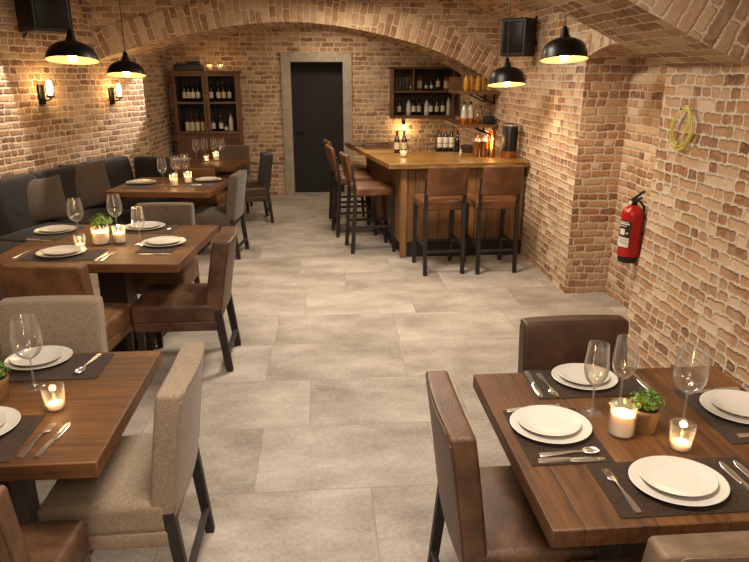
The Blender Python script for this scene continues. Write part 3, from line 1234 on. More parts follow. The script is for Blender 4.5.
CANB.put((-1.632, 4.70, TZ), 0, 'wide glowing candle jar in front of the plant on the second left table', 'candles in glasses')
CANM.put((-1.505, 4.72, TZ), 0, 'lit candle jar right of the wide one on the second left table', 'candles in glasses')
make_plant(.05, .09, .085, 170, 3, .028).put((-1.685, 4.90, TZ), 0, 'bushy green plant behind the wide candle on the second left table', 'small potted plants')

# third left table
plates(-2.05, 7.42, 'left end of the third left table', s=1.1, dy=.01)
plates(-1.33, 7.56, 'right end of the third left table', s=1.0, dy=.01)
placemat(-1.98, 7.18, .38, .22, 'dark placemat in front of the left plates on the third left table', R(-7))
placemat(-1.36, 7.27, .36, .28, 'dark placemat in front of the right plates on the third left table', R(-7))
cut(FORK, (-1.72, 7.08), (-1.70, 7.29), 'steel fork left of the candles on the third left table', TZ + .0005)
cut(KNIFE, (-1.47, 7.25), (-1.24, 7.28), 'steel knife in front of the right plates, third left table')
for k, (x, y, l) in enumerate(((-1.785, 7.33, 'leftmost of three'), (-1.675, 7.50, 'middle of three'), (-1.60, 7.66, 'rightmost of three'))):
    GLF.put((x, y, TZ), 0, 'wine glass, %s behind the candles on the third left table' % l, 'stemmed wine glasses')
CANM.put((-1.652, 7.25, TZ), 0, 'lit candle jar, the left one on the third left table', 'candles in glasses')
CANM.put((-1.535, 7.44, TZ), 0, 'lit candle jar, the right one on the third left table', 'candles in glasses')

# farthest table
plates(-2.02, 9.45, 'left end of the farthest table', s=.95)
for x, y, l in ((-1.79, 9.40, 'leftmost'), (-1.69, 9.50, 'second from the left'), (-1.56, 9.52, 'third from the left'), (-1.45, 9.50, 'rightmost')):
    GLF.put((x, y, TZ), 0, 'wine glass on the farthest table, %s of four' % l, 'stemmed wine glasses')
VOT.put((-1.64, 9.30, TZ), 0, 'lit votive, front one on the farthest table', 'candles in glasses')
CANM.put((-1.52, 9.40, TZ), 0, 'lit candle jar, rear one on the farthest table', 'candles in glasses')

# ------------------------------------------------------------------ banquette and pillows
BA = -math.atan(.3415)
bq = thing('banquette', 'long dark charcoal upholstered banquette along the left brick wall', 'banquette', (-2.93, 6.97, 0), BA)


def b_back(p):
    h = (p.z + .27) / .54
    return (p.x - .10 * h + .012 * (1 - (p.y / .4) ** 2), p.y, p.z)


y = -2.45
g = G()
g.box(-.12, .62, -2.45, 1.55, .04, .26)
g.obj('plinth', BASE_W, bq, bevel=.01)
while y < 1.5:
    G().rbox(.18, .795, .56, .05, (.0, y + .4, .68), b_back, 3, 6).obj('back_cushion', BANQ, bq)
    G().rbox(.60, .795, .2, .045, (.32, y + .4, .36), lambda p: (p.x, p.y, p.z + (.02 * (1 - (p.x / .3) ** 2) * (1 - (p.y / .4) ** 2) if p.z > 0 else 0)), 3, 6).obj('seat_cushion', BANQ, bq)
    y += .8
# return at the far end
G().rbox(.45, .16, .60, .05, (.33, 1.47, .66), lambda p: (p.x, p.y + .05 * (p.z + .3), p.z), 3, 6).obj('end_cushion', BANQ, bq)
for k in range(5):
    for zz_ in (.62, .82):
        G().lathe([(0, 0), (.012, .001), (.009, .006), (0, .008)], 10, M=Matrix.Translation((.098 - (.0 if zz_ < .7 else .035), -2.05 + .8 * k, zz_)) @ Matrix.Rotation(R(82), 4, 'Y')).obj('button', BANQ, bq)


def pillow(loc, rz, tilt, size, label):
    # rz turns it, tilt leans it back
    def fn(p):
        u, v = p.x / (size / 2), p.z / (size / 2)
        f = (1 - abs(u) ** 2.4) * (1 - abs(v) ** 2.4)
        pinch = 1 - .06 * (1 - abs(v) ** 2) * abs(u) ** 2
        pz = 1 - .06 * (1 - abs(u) ** 2) * abs(v) ** 2
        sag = -.012 * (1 - u * u) if p.z > 0 else 0
        return (p.x * pinch, p.y * (.22 + 1.0 * max(f, 0) ** .5), p.z * pz + sag)
    g = G().rbox(size, .15, size, .02, (0, 0, size / 2), fn, 2, 12)
    o = g.obj('throw_pillow', PILLOW, None, loc, rot=(tilt, 0, rz))
    return tag(o, label, 'pillow', 'grey pillows on the banquette')


pillow((-2.86, 6.78, .485), R(42), R(-20), .47, 'smaller charcoal throw pillow, left one on the dark banquette')
pillow((-2.62, 7.48, .485), R(46), R(-20), .53, 'larger charcoal throw pillow, right one on the dark banquette')

# ------------------------------------------------------------------ bar
bar = thing('bar_counter', 'wooden bar counter with plank front and oak top', 'bar counter')
g = G()
g.prism([(.68, 6.69), (2.19, 6.72), (2.19, 7.98), (1.2, 7.98), (.98, 8.95), (.30, 8.95)], .995, 1.05)
g.obj('worktop', BAR_W, bar, bevel=.006)
g = G()
g.prism([(.86, 6.86), (2.19, 6.86), (2.19, 7.85), (1.1, 7.85), (.95, 8.85), (.64, 8.85)], .16, .995)
g.obj('body', BASE_W, bar)
g = G()
xx = .85
while xx < 2.18:
    g.box(xx, min(xx + .128, 2.18), 6.82, 6.858, .17, .985)
    xx += .132
g.obj('front_panel', BAR_P, bar, bevel=.005)
g = G()
a, b = Vector((.845, 6.86, 0)), Vector((.622, 8.85, 0))
L = (b - a).length
ang = math.atan2(b.y - a.y, b.x - a.x)
M = Matrix.Translation(a) @ Matrix.Rotation(ang, 4, 'Z')
q = 0
while q < L:
    g.box(q, min(q + .128, L), .0, .035, .17, .985, M)
    q += .132
g.obj('side_panel', BAR_P, bar, bevel=.005)
g = G()
g.box(.82, .89, 6.80, 6.87, 0, .99)
g.obj('corner_post', BAR_P, bar, bevel=.006)
g = G()
g.prism([(.87, 6.84), (2.19, 6.84), (2.19, 7.85), (1.1, 7.85), (.95, 8.85), (.63, 8.85)], 0, .16)
g.obj('kick_plate', LEG_W, bar, bevel=.004)


def make_stool():
    t = thing('bar_stool', '', 'bar stool')
    G().rbox(.45, .44, .10, .028, (0, .01, .70), lambda p: (p.x, p.y, p.z + (.02 * (1 - (p.x / .225) ** 2) * (1 - (p.y / .22) ** 2) if p.z > 0 else 0)), 3, 6).obj('seat', LEA_S, t)
    G().rbox(.40, .055, .30, .022, (0, -.245, .955), lambda p: (p.x, p.y - .07 * (p.z + .15) / .3 + .02 * (p.x / .215) ** 2, p.z), 3, 6).obj('backrest', LEA_S, t)
    for sx in (-1, 1):
        G().tube([(0, 0, 0), (0, 0, .001)], .001).obj
        g = G().bar((sx * .195, -.245, 0), (sx * .195, -.205, .70), .036, .04)
        g.bar((sx * .195, -.205, .70), (sx * .195, -.25, .99), .034, .026)
        g.obj('leg', LEG_W, t, bevel=.003)
        G().bar((sx * .2, .235, 0), (sx * .2, .195, .66), .036, .036, .042, .042).obj('leg', LEG_W, t, bevel=.003)
        G().bar((sx * .198, -.215, .30), (sx * .198, .205, .30), .022, .03).obj('stretcher', LEG_W, t, bevel=.002)
    G().bar((-.19, .222, .24), (.19, .222, .24), .03, .022).obj('footrest', LEG_W, t, bevel=.002)
    G().bar((-.18, -.233, .24), (.18, -.233, .24), .03, .022).obj('stretcher', LEG_W, t, bevel=.002)
    return t


ST = Proto(make_stool)
SG = 'leather bar stools at the bar'
ST.put((1.17, 6.40, 0), R(5), 'chestnut leather bar stool at the bar front, the left of two', SG)
ST.put((1.715, 6.40, 0), R(4), 'chestnut leather bar stool at the bar front, nearest to the brick wall', SG)
ST.put((.525, 7.25, 0), R(-82), 'chestnut leather bar stool at the bar side, nearest of three', SG)
ST.put((.375, 8.03, 0), R(-82), 'chestnut leather bar stool at the bar side, middle of three', SG)
ST.put((.35, 8.74, 0), R(-82), 'chestnut leather bar stool at the bar side, farthest of three', SG)


# ------------------------------------------------------------------ bottles
def make_bottle(glass, label, r=.036, h=.30, shoulder=.62, cap=LABELD, lab=(.18, .48), wide=False):
    def fn():
        t = thing('bottle', '', 'bottle')
        hs = h * shoulder
        neck = r * .34
        prof = [(0, 0), (r * .95, 0), (r, .004), (r, hs), (r * .93, hs + .012), (r * .6, hs + .038), (neck, hs + .06), (neck, h - .012), (neck * 1.15, h - .01), (neck * 1.15, h), (0, h)]
        G().lathe(prof, 18).obj('body', glass, t)
        if label:
            G().lathe([(r + .0006, h * lab[0]), (r + .0012, h * lab[0]), (r + .0012, h * lab[1]), (r + .0006, h * lab[1])], 18).obj('label', label, t)
        G().lathe([(neck * 1.22, h - .04), (neck * 1.22, h + .003), (0, h + .003)], 12).obj('cap', cap, t)
        return t
    return Proto(fn)


B_WINE = make_bottle(BOT_D, LABEL, .0325)
B_WINEW = make_bottle(BOT_D, LABELW, .0325)
B_GREEN = make_bottle(BOT_G, LABEL, .0325)
B_AMBC = make_bottle(BOT_B, LABEL, .034, .30, .62, lab=(.08, .52))
B_BEER = make_bottle(BOT_B, LABEL, .034, .26, .55)
B_AMB = make_bottle(BOT_A, LABEL, .042, .26, .62, lab=(.15, .55))
B_CLEAR = make_bottle(BOT_W, LABELW, .036, .27, .62)
B_SMALL = make_bottle(BOT_D, LABELW, .028, .17, .6)
B_TALLW = make_bottle(BOT_W, LABEL, .034, .31, .6)
B_YEL = make_bottle(BOT_Y, None, .030, .17, .7, cap=COPPER)
ORD = ['leftmost', 'second from left', 'third from left', 'fourth from left', 'fifth from left', 'sixth from left', 'seventh from left', 'eighth from left', 'ninth from left', 'tenth from left']

# ------------------------------------------------------------------ wine cabinet
cab = thing('wine_cabinet', 'tall brown wooden wine cabinet in the left rear corner', 'cabinet', (-1.77, 10.6, 0))
CX0, CX1 = -.49, .49
g = G()
g.box(CX0, CX0 + .03, -.16, .19, 0, 1.95)
g.box(CX1 - .03, CX1, -.16, .19, 0, 1.95)
g.box(CX0 + .03, CX1 - .03, -.16, .19, 1.03, 1.06)
g.box(CX0 + .03, CX1 - .03, -.155, .18, 1.50, 1.525)
g.box(CX0 + .03, CX1 - .03, -.15, .19, .04, .07)
g.box(-.012, .012, -.155, .18, 1.06, 1.95)
g.obj('carcass', CAB_W, cab, bevel=.003)
g = G()
g.box(CX0 - .03, CX1 + .03, -.2, .19, 1.95, 1.985)
g.obj('cornice', CAB_X, cab, bevel=.006)
g = G()
g.box(CX0 + .03, CX1 - .03, .17, .185, .07, 1.95)
g.obj('back_panel', SHELF_D, cab)
for sx in (-1, 1):
    x0, x1 = (CX0, -.003) if sx < 0 else (.003, CX1)
    g = G()
    for a, b, c, d in ((x0, x0 + .045, 1.04, 1.945), (x1 - .045, x1, 1.04, 1.945), (x0 + .045, x1 - .045, 1.04, 1.085), (x0 + .045, x1 - .045, 1.905, 1.945), (x0 + .045, x1 - .045, 1.495, 1.53)):
        g.box(a, b, -.185, -.162, c, d)
    d1 = g.obj('door', CAB_X, cab, bevel=.002)
    G().lathe([(0, 0), (.011, .004), (.014, .012), (.008, .02), (0, .022)], 12, M=Matrix.Translation((-sx * -.022 if sx > 0 else -.022, -.186, 1.62)) @ Matrix.Rotation(R(90), 4, 'X')).obj('knob', COPPER, d1)
    g = G()
    for a, b, c, d in ((x0, x0 + .06, .1, 1.03), (x1 - .06, x1, .1, 1.03), (x0 + .06, x1 - .06, .1, .16), (x0 + .06, x1 - .06, .96, 1.03)):
        g.box(a, b, -.185, -.162, c, d)
    g.box(x0 + .06, x1 - .06, -.172, -.1635, .16, .96)
    g.obj('lower_door', CAB_W, cab, bevel=.002)


def cabx(px):
    return -2.21 + (px - 177) * .01509


WG = 'bottles in the wine cabinet'
for sec, pxs, z, protos in (
        ('upper left shelf', (183, 187.4, 191.8, 197), 1.526, (B_WINE, B_WINE, B_WINEW, B_WINEW)),
        ('upper right shelf', (209.9, 217.4, 222.7, 228.6), 1.526, (B_WINEW, B_WINE, B_GREEN, B_WINE)),
        ('lower left shelf', (183.5, 188.4, 193.7, 199.3), 1.061, (B_AMBC, B_AMBC, B_AMBC, B_AMBC)),
        ('lower right shelf', (209.9, 218, 223, 228.2), 1.061, (B_WINEW, B_WINEW, B_SMALL, B_TALLW))):
    for k, (px, P) in enumerate(zip(pxs, protos)):
        P.put((cabx(px), 10.56, z), 0, 'bottle %s on the %s of the wine cabinet' % (ORD[k], sec), WG)
# on top of the cabinet
g = G()
g.rbox(.42, .2, .09, .012, (0, 0, .045), None, 2, 2)
g.obj
o = tag(g.obj('storage_box', BLACKP, None, (-2.02, 10.56, 1.9855)), 'flat dark box lying on top of the wine cabinet', 'box')
g = G()
g.rbox(.18, .14, .045, .01, (0, 0, .0225), None, 2, 2)
tag(g.obj('dark_case', BLACKM, None, (-1.95, 10.56, 2.076)), 'small dark case stacked on the flat box on the cabinet', 'case')
LJ = make_candle(.038, .09, .55, .5)
LJ.put((-1.70, 10.55, 1.986), 0, 'lit candle jar on top of the wine cabinet, left of two', 'candle jars on the cabinet')
LJ.put((-1.545, 10.55, 1.986), 0, 'lit candle jar on top of the wine cabinet, right of two', 'candle jars on the cabinet')

# ------------------------------------------------------------------ shelves behind the bar
sh = thing('wall_shelf', 'dark wooden two tier bottle shelf on the back wall behind the bar', 'shelf', (1.6, 10.6, 1.26))
g = G()
g.box(-.50, -.465, -.16, .19, 0, .78)
g.box(.465, .50, -.16, .19, 0, .78)
g.box(-.465, .465, -.16, .19, 0, .045)
g.box(-.465, .465, -.15, .19, .395, .425)
g.box(-.50, .50, -.16, .19, .75, .785)
g.box(-.165, -.14, -.15, .19, .425, .75)
g.obj('carcass', SHELF_W, sh, bevel=.003)
g = G()
g.box(-.465, .465, .17, .188, .045, .75)
g.obj('back_panel', SHELF_B, sh)
BG = 'bottles on the back bar shelf'
for k, (x, P) in enumerate(((1.555, B_AMB), (1.66, B_SMALL), (1.745, B_SMALL), (1.85, B_GREEN), (1.985, B_AMB))):
    P.put((x, 10.56, 1.686), 0, 'bottle %s on the upper tier of the shelf behind the bar' % ORD[k], BG)
for k, (x, P) in enumerate(((1.235, B_GREEN), (1.385, B_CLEAR), (1.465, B_WINEW), (1.55, B_WINE), (1.675, B_CLEAR), (1.745, B_WINEW), (1.84, B_WINE), (1.935, B_WINEW), (2.03, B_TALLW))):
    P.put((x, 10.56, 1.306), 0, 'bottle %s on the lower tier of the shelf behind the bar' % ORD[k], BG)


def make_tumbler(r=.032, h=.12, m=GLASS):
    def fn():
        g = G().lathe([(0, 0), (r * .82, 0), (r * .85, .004), (r, h), (r - .0015, h), (r * .82, .008), (0, .008)], 20)
        return tag(g.obj('drinking_glass', m), '', 'glass')
    return Proto(fn)


TUM = make_tumbler()
FLU = make_tumbler(.024, .2)
for k in range(5):
    FLU.put((1.185 + k * .055, 10.53, 1.686), 0, 'tall glass %s in the left compartment of the bottle shelf' % ORD[k], 'tall glasses on the shelf')

rs = thing('side_shelf', 'two tier wooden shelf on the right wall behind the bar', 'shelf', (2.19, 8.1, 1.30))
g = G()
g.box(-.48, 0, 0, .85, .40, .44)
g.obj('upper_board', SHELF_W, rs, bevel=.003)
g = G()
g.box(-.52, 0, 0, .85, 0, .036)
g.obj('lower_board', SHELF_W, rs, bevel=.003)
g = G()
g.box(-.475, -.30, .82, .845, .44, .60)
g.obj('end_panel', SHELF_W, rs, bevel=.002)
for yy in (.2, .7):
    for zb in (-.12, .28):
        g = G()
        g.bar((-.012, yy, zb), (-.012, yy, zb + .12), .02, .02)
        g.bar((-.012, yy, zb), (-.25, yy, zb + .115), .016, .016)
        g.obj('bracket', BLACKM, rs)
for k, x in enumerate((1.80, 1.875, 1.95, 2.02, 2.10)):
    B_YEL.put((x, 8.25 + .05 * (k % 2), 1.741), 0, 'yellow bottle %s on the upper board of the right wall shelf' % ORD[k], 'yellow bottles on the side shelf')
for k, (x, P, yy) in enumerate(((1.80, B_CLEAR, 8.3), (1.89, B_CLEAR, 8.34))):
    P.put((x, yy, 1.337), 0, 'pale bottle %s on the lower board of the right wall shelf' % ORD[k], 'pale bottles on the side shelf')


def make_jar(r=.06, h=.2, m=GLASS, lidm=COPPER):
    def fn():
        t = thing('storage_jar', '', 'jar')
        G().lathe([(0, 0), (r, 0), (r, h * .78), (r * .7, h * .9), (r * .7, h), (r * .66, h), (r * .66, h * .89), (r * .95, h * .77), (r * .95, .006), (0, .006)], 24).obj('body', m, t)
        G().lathe([(0, h + .02), (r * .74, h + .02), (r * .74, h - .004), (0, h - .004)], 20).obj('lid', lidm, t)
        return t
    return Proto(fn)


JR = make_jar()
JR.put((1.99, 8.34, 1.337), 0, 'large clear glass jar on the lower board of the right wall shelf, left one', 'glass jars on the side shelf')
JR.put((2.115, 8.36, 1.337), 0, 'large clear glass jar on the lower board of the right wall shelf, right one', 'glass jars on the side shelf')
TR = make_tumbler(.04, .075, GLASS_A)
for k, x in enumerate((1.76, 1.85, 1.95)):
    TR.put((x, 8.17, 1.337), 0, 'short amber tumbler %s at the front of the right wall shelf' % ORD[k], 'amber tumblers on the side shelf')
g = G()
g.rbox(.14, .1, .1, .02, (0, 0, .05), None, 2, 2)
tag(g.obj('black_tin', BLACKP, None, (2.10, 8.19, 1.3365)), 'small black tin at the wall end of the side shelf', 'tin')

# hanging bulb below the back shelf
wl = thing('wall_lamp', 'small bare bulb lamp on the back wall under the bottle shelf', 'lamp', (1.332, 10.79, 1.18))
g = G()
g.lathe([(0, .0), (.028, 0), (.028, .012), (0, .012)], 16, M=Matrix.Rotation(R(90), 4, 'X'))
g.tube([(0, 0, 0), (0, -.07, .01), (0, -.09, -.01)], .008)
g.obj('bracket', BLACKM, wl)
G().lathe([(0, .03), (.018, .03), (.02, -.02), (0, -.02)], 14, (0, -.09, -.02)).obj('socket', BLACKM, wl)
G().lathe([(0, 0), (.012, -.004), (.028, -.035), (.026, -.055), (.012, -.072), (0, -.076)], 16, (0, -.09, -.04)).obj('bulb', BULB, wl)
point((0, -.13, -.10), 5, (1, .68, .33), .03, wl)
area('shelf_strip_light', (1.95, 8.6, 1.285), .3, 5, (1, .75, .42))

# ------------------------------------------------------------------ things on the bar
BZ = 1.0505
B_BEER.put((.872, 7.64, BZ), 0, 'brown bottle on the bar top, left of a pair', 'brown bottles on the bar')
B_BEER.put((.956, 7.64, BZ), 0, 'brown bottle on the bar top, right of a pair', 'brown bottles on the bar')
CANS = make_candle(.038, .075, .6, .4)
CANS.put((.902, 7.27, BZ), 0, 'small lit candle in a glass on the bar top', 'candles in glasses')
TL = make_tumbler(.036, .165)
for k, (x, yy) in enumerate(((1.04, 7.72), (1.135, 7.70), (1.225, 7.73), (1.31, 7.76), (1.09, 7.83), (1.19, 7.85))):
    TL.put((x, yy, BZ), 0, 'tall clear tumbler %s on the bar top' % (ORD[k] + ' of the front row' if k < 4 else ('left' if k == 4 else 'right') + ' of the rear row'), 'tumblers on the bar')
cr = thing('bottle_caddy', 'dark wire caddy holding white labelled bottles on the bar', 'caddy', (1.50, 7.80, BZ))
g = G()
g.box(-.14, .14, -.07, .07, 0, .012)
g.obj('base', BLACKM, cr, bevel=.002)
g = G()
for zz_ in (.05, .10):
    g.tube([(-.138, -.068, zz_), (.138, -.068, zz_), (.138, .068, zz_), (-.138, .068, zz_)], .003, 6, True)
for sx in (-1, 1):
    g.tube([(sx * .138, 0, .01), (sx * .138, 0, .20), (sx * .08, 0, .30), (0, 0, .33)], .004, 6)
g.obj('wire_frame', BLACKM, cr)
B_CAD = make_bottle(BOT_D, LABELW, .031, .255, .62, cap=COPPER, lab=(.12, .62))
for k, x in enumerate((1.405, 1.475, 1.545)):
    B_CAD.put((x, 7.775, BZ + .0125), 0, 'white labelled bottle %s in the caddy on the bar' % ORD[k], 'bottles in the bar caddy')
B_DK = make_bottle(BOT_D, None, .03, .25, .5, cap=BLACKP)
B_DK.put((1.60, 7.70, BZ), 0, 'plain black bottle beside the caddy on the bar', None)
bk = thing('serving_basket', 'dark brown oval basket on the bar beside the caddy', 'basket', (1.73, 7.62, BZ))
G().lathe([(0, 0), (.085, 0), (.105, .075), (.1, .08), (.08, .012), (0, .012)], 24, M=Matrix.Diagonal((1.0, .7, 1, 1))).obj('body', BASKET, bk)
G().lathe([(.099, .075), (.109, .075), (.109, .087), (.099, .087), (.099, .075)], 24, M=Matrix.Diagonal((1.0, .7, 1, 1))).obj('rim', LEA_D, bk)


def make_shaker():
    t = thing('cocktail_shaker', '', 'shaker')
    G().lathe([(0, 0), (.034, 0), (.036, .004), (.041, .17), (.0, .17)], 22).obj('cup', COPPER, t)
    G().lathe([(.0415, .17), (.0415, .18), (.036, .205), (.02, .215), (0, .215)], 22).obj('strainer', STEEL, t)
    G().lathe([(.016, .215), (.018, .225), (.015, .25), (.008, .256), (0, .256)], 16).obj('cap', COPPER, t)
    return t


SK = Proto(make_shaker)
SK.put((1.715, 7.20, BZ), 0, 'copper cocktail shaker on the bar, left of two', 'cocktail shakers')
SK.put((1.805, 7.22, BZ), 0, 'copper cocktail shaker on the bar, right of two', 'cocktail shakers')
ln = thing('amber_lantern', 'glowing amber glass lantern on the bar beside the shakers', 'lantern', (1.895, 7.22, BZ))
G().lathe([(0, 0), (.042, 0), (.042, .07), (.036, .085), (0, .085)], 22).obj('base', COPPER, ln)
G().lathe([(.036, .085), (.042, .10), (.042, .27), (.036, .29), (.034, .29), (.040, .27), (.040, .10), (.034, .087)], 22).obj('glass', GLASS_A, ln)
G().lathe([(0, .09), (.01, .1), (.012, .16), (.006, .22), (0, .225)], 12).obj('flame', FILA, ln)
point((0, -.07, .2), 1.2, (1, .6, .25), .02, ln)
cn = thing('coffee_canister', 'tall black canister with copper base at the wall end of the bar', 'canister', (2.07, 7.12, BZ))
G().lathe([(0, 0), (.088, 0), (.09, .005), (.09, .075), (.0, .075)], 28).obj('base', COPPER, cn)
G().lathe([(.08, .075), (.085, .08), (.085, .36), (.08, .37), (0, .37)], 28).obj('body', BLACKP, cn)
G().lathe([(.087, .345), (.0875, .355), (.087, .365)], 28).obj('rim', STEEL, cn)
for k in range(3):
    a = R(-60 - 35 * k)
    G().box(-.004, .004, -.0015, .0015, .09, .335, Matrix.Translation((.086 * math.cos(a), .086 * math.sin(a), 0)) @ Matrix.Rotation(a + PI / 2, 4, 'Z')).obj('metal_strip', BLACKM, cn)
mn = thing('serving_tray', 'brown leather serving tray on the far left part of the bar', 'tray', (.68, 8.25, BZ), R(2))
G().rbox(.34, .22, .016, .007, (0, 0, .009), None, 2, 2).obj('base', LEA_B, mn)
g = G()
for a in ((-.17, .17, -.11, -.095), (-.17, .17, .095, .11), (-.17, -.155, -.095, .095), (.155, .17, -.095, .095)):
    g.box(*a, .012, .05)
g.obj('rim', LEA_B, mn, bevel=.004)
mm = G().rbox(.20, .28, .02, .006, (0, 0, .01), None, 2, 2).obj('menu_folder', LEA_B, None, (.45, 8.55, BZ), R(8))
tag(mm, 'brown leather menu folder at the far corner of the bar', 'menu')


# ------------------------------------------------------------------ lamps
def make_pendant(style, cord, bulb_power):
    def fn():
        t = thing('pendant_lamp', '', 'pendant lamp')
        if style == 0:
            out = [(.18, 0), (.178, .012), (.168, .045), (.145, .08), (.11, .108), (.07, .124), (.035, .132)]
        else:
            out = [(.182, 0), (.172, .008), (.166, .055), (.155, .095), (.128, .128), (.085, .15), (.04, .16)]
        zt = out[-1][1]
        G().lathe(out + [(.0, zt + .002)], 40).obj('shade', BLACKM, t)
        inn = [(r - .004, z - .002 if i else z + .0005) for i, (r, z) in enumerate(out)]
        G().lathe(inn + [(0, zt - .004)], 40).obj('shade_lining', LINING, t)
        G().lathe([(.04, zt), (.036, zt + .015), (.026, zt + .04), (.02, zt + .07), (.012, zt + .085), (0, zt + .086)], 24).obj('cap', BLACKM, t)
        G().tube([(0, 0, 0), (0, 0, cord)], .0045, 8).obj('cord', BLACKP, t, (0, 0, zt + .08), rot=(R(9), 0, 0))
        G().lathe([(.018, zt - .005), (.018, .055), (0, .05)], 14).obj('socket', BLACKM, t)
        G().lathe([(0, -.014), (.018, -.008), (.03, .008), (.033, .024), (.026, .045), (.016, .058), (0, .06)], 20).obj('bulb', BULB, t)
        s = spot('glow', (0, 0, -.03), (0, 0, -2), bulb_power, 150, (1, .75, .45), .03, .6)
        s.parent = t
        return t
    return fn


PG = 'black dome pendant lamps'
for (x, yy, z, st, lab, top) in ((-1.765, 5.0, 2.035, 0, 'black pendant lamp over the second left table, nearer of the left pair', 3.15),
                                 (-1.85, 6.6, 1.93, 0, 'black pendant lamp over the third left table, farther of the left pair', 3.15),
                                 (1.84, 5.02, 2.043, 1, 'black pendant lamp in front of the right brick pier', 2.70),
                                 (1.72, 6.13, 1.843, 1, 'black pendant lamp over the bar stools beside the black speaker', 2.72)):
    zt = (.132 if st == 0 else .16) + .08
    o = make_pendant(st, top - z - zt, 14)()
    o.location = (x, yy, z)
    o.rotation_euler = (R(-9), 0, 0)          # the shade hangs a little askew on its cord
    tag(o, lab, None, PG)


def make_sconce():
    t = thing('wall_sconce', '', 'wall sconce')
    g = G()
    g.rbox(.09, .02, .20, .009, (0, .0, 0), None, 2, 2)
    g.obj('backplate', BLACKM, t)
    G().tube([(0, -.01, -.05), (0, -.06, -.06), (0, -.10, -.05), (0, -.11, -.03)], .009).obj('arm', BLACKM, t)
    G().lathe([(0, 0), (.03, 0), (.045, .008), (.045, .02), (.0, .02)], 20, (0, -.11, -.03)).obj('cup', BLACKM, t)
    G().lathe([(.036, 0), (.038, .17), (.0365, .17), (.0345, .002)], 24, (0, -.11, -.01)).obj('glass_tube', GLASS, t)
    G().lathe([(0, 0), (.014, .0), (.025, .03), (.027, .09), (.02, .135), (0, .15)], 16, (0, -.11, .0)).obj('bulb', BULB, t)
    point((0, -.19, .07), 3.6, (1, .60, .26), .04, t)
    return t


SC = Proto(make_sconce)
wa = BA
for yy, z, l in ((7.38, 1.73, 'nearer'), (8.50, 1.68, 'farther')):
    x = lx(yy)
    n = Vector((.946, -.323))
    # local -y must point along n
    SC.put((x + n.x * .012, yy + n.y * .012, z), math.atan2(n.y, n.x) + PI / 2, 'lit glass tube wall sconce on the left brick wall, %s of two' % l, 'wall sconces')


# ------------------------------------------------------------------ speakers
def make_speaker(wd, dp, ht, label, loc, rz, bracket):
    t = thing('wall_speaker', label, 'speaker', loc, rz, 'black wall speakers')
    g = G()
    g.rbox(wd, dp, ht, .012, (0, 0, 0), None, 2, 2)
    g.obj('cabinet', BLACKP, t)
    g = G()
    g.rbox(wd - .06, .016, ht - .07, .006, (0, -dp / 2 - .003, 0), None, 2, 2)
    g.obj('grille', BLACKM, t)
    g = G()
    g.rbox(.016, dp - .06, ht - .07, .006, (-wd / 2 - .001, 0, 0), None, 2, 2)
    g.obj('side_panel', BLACKM, t)
    for ch in bracket:
        G().tube([q for q in ch], .014, 8).obj('bracket', BLACKM, t)
    return t


make_speaker(.40, .34, .52, 'black box speaker on the left wall at the top edge', (-2.76, 7.2, 2.60), R(48), [((-.1, .15, .1), (-.25, .45, .1)), ((-.08, .16, -.22), (-.12, .24, -.30), (-.18, .34, -.44))])
make_speaker(.27, .25, .36, 'black box speaker on the right wall behind the pendant lamps', (2.0, 6.80, 2.29), R(-42), [((.05, .11, .12), (.12, .2, .22), (.04, .28, .22)), ((.05, .1, -.05), (.14, .18, -.05))])

# ------------------------------------------------------------------ fire extinguisher
ex = thing('fire_extinguisher', 'red fire extinguisher hanging in the brick niche on the right', 'fire extinguisher', (2.50, 4.955, .46), R(-63))
r = .085
G().lathe([(0, .055), (r, .055), (r, .40), (r * .96, .42), (r * .75, .45), (.035, .47), (.03, .475), (0, .475)], 32).obj('cylinder', REDP, ex)
G().lathe([(0, 0), (.07, 0), (.076, .006), (.076, .055), (0, .055)], 28).obj('foot', BLACKP, ex)
G().lathe([(.026, .47), (.026, .50), (.018, .505), (.018, .525), (0, .525)], 18).obj('valve', BLACKM, ex)
g = G()
g.bar((-.01, -.012, .50), (.085, -.03, .545), .018, .028)
g.bar((-.01, -.012, .515), (.10, -.03, .60), .018, .028)
g.obj('lever', BLACKP, ex, bevel=.002)
G().tube([(.0, .02, .50), (.02, .05, .50), (.03, .088, .46), (.03, .096, .40), (.03, .094, .22)], .009, 8).obj('hose', BLACKP, ex)
G().lathe([(0, 0), (.016, 0), (.016, .008), (0, .008)], 14, M=Matrix.Translation((-.01, -.03, .495)) @ Matrix.Rotation(R(90), 4, 'X')).obj('gauge', LABELW, ex)


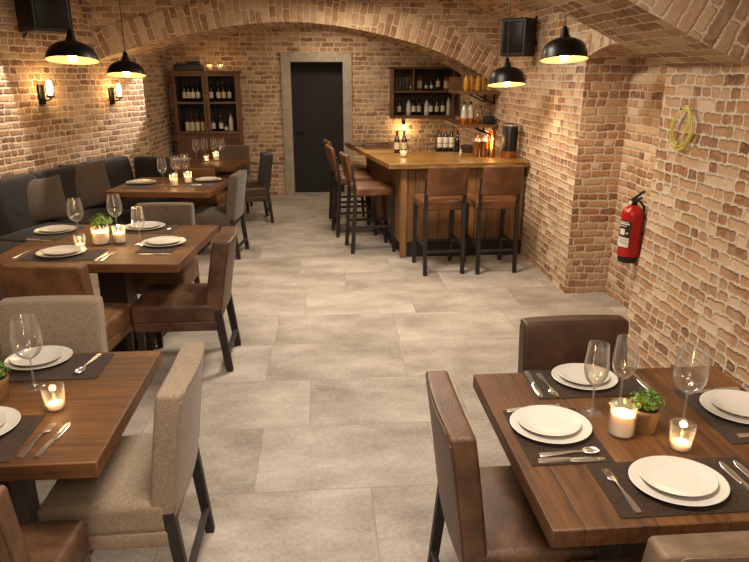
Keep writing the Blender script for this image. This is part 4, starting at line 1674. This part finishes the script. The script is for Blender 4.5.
def patch(r, z0, z1, a0, a1, name, m, n=12):
    g = G()
    vs, fs = [], []
    for rr in (r, r + .0012):
        for z in (z0, z1):
            for i in range(n + 1):
                a = R(a0 + (a1 - a0) * i / n)
                vs.append((rr * math.cos(a), rr * math.sin(a), z))
    q = n + 1
    for i in range(n):
        fs.append((2 * q + i, 2 * q + i + 1, 3 * q + i + 1, 3 * q + i))
        fs.append((q + i, q + i + 1, 3 * q + i + 1, 3 * q + i))
        fs.append((i, i + 1, 2 * q + i + 1, 2 * q + i))
    for i in (0, n):
        fs.append((i, q + i, 3 * q + i, 2 * q + i))
    return g.add(vs, fs).obj(name, m, ex)


lb = patch(r + .0004, .13, .355, -133, -52, 'label', LABELD)
for z0, z1, a0, a1, m in ((.135, .215, -162, -91, LABELW), (.235, .285, -150, -118, LABELW), (.322, .332, -160, -95, LABELW), (.338, .344, -160, -100, LABELW), (.305, .311, -160, -110, LABELW), (.165, .170, -155, -100, LABELD), (.18, .184, -155, -108, LABELD), (.195, .20, -155, -100, LABELD), (.245, .26, -112, -98, LABEL)):
    patch(r + .002, z0, z1, a0 + 34, a1 + 34, 'label_print', m, 8).parent = lb
g = G()
g.box(-.03, .03, .083, .125, .33, .40)
g.obj('wall_bracket', BLACKM, ex)

# ------------------------------------------------------------------ yellow cable coil
co = thing('cable_coil', 'coil of yellow cable hanging on the brick wall at right', 'cable', (2.178, 3.83, 1.63), 0)
pts = []
rd = random.Random(4)
N_ = 160
for i in range(N_ + 1):
    a = PI / 2 + 2 * PI * 4.0 * i / N_
    k = i / N_
    ry = .098 + .016 * math.sin(7.3 * k * PI) + .014 * math.sin(a * 2 + 1)
    rz_ = .122 + .014 * math.cos(5.1 * k * PI)
    sk = .022 * math.sin(a)
    pts.append((-.004 - .012 * (.5 + .5 * math.sin(i * .21)), ry * math.cos(a) - sk, rz_ * math.sin(a)))
G().tube(pts, .0042, 8).obj('cable', YELL, co)
G().tube([(-.018, -.07, .09), (-.020, -.10, .03), (-.02, -.05, -.02), (-.019, -.01, -.07), (-.018, .03, -.118)], .0046, 8).obj('cable_end', YELL, co)
G().tube([(-.018, -.075, .06), (-.020, -.08, .0), (-.02, -.04, -.05), (-.019, -.035, -.10)], .0046, 8).obj('cable_end', YELL, co)
G().tube([(.02, 0, .112), (-.03, 0, .112), (-.03, 0, .125)], .004, 6).obj('nail', BLACKM, co)
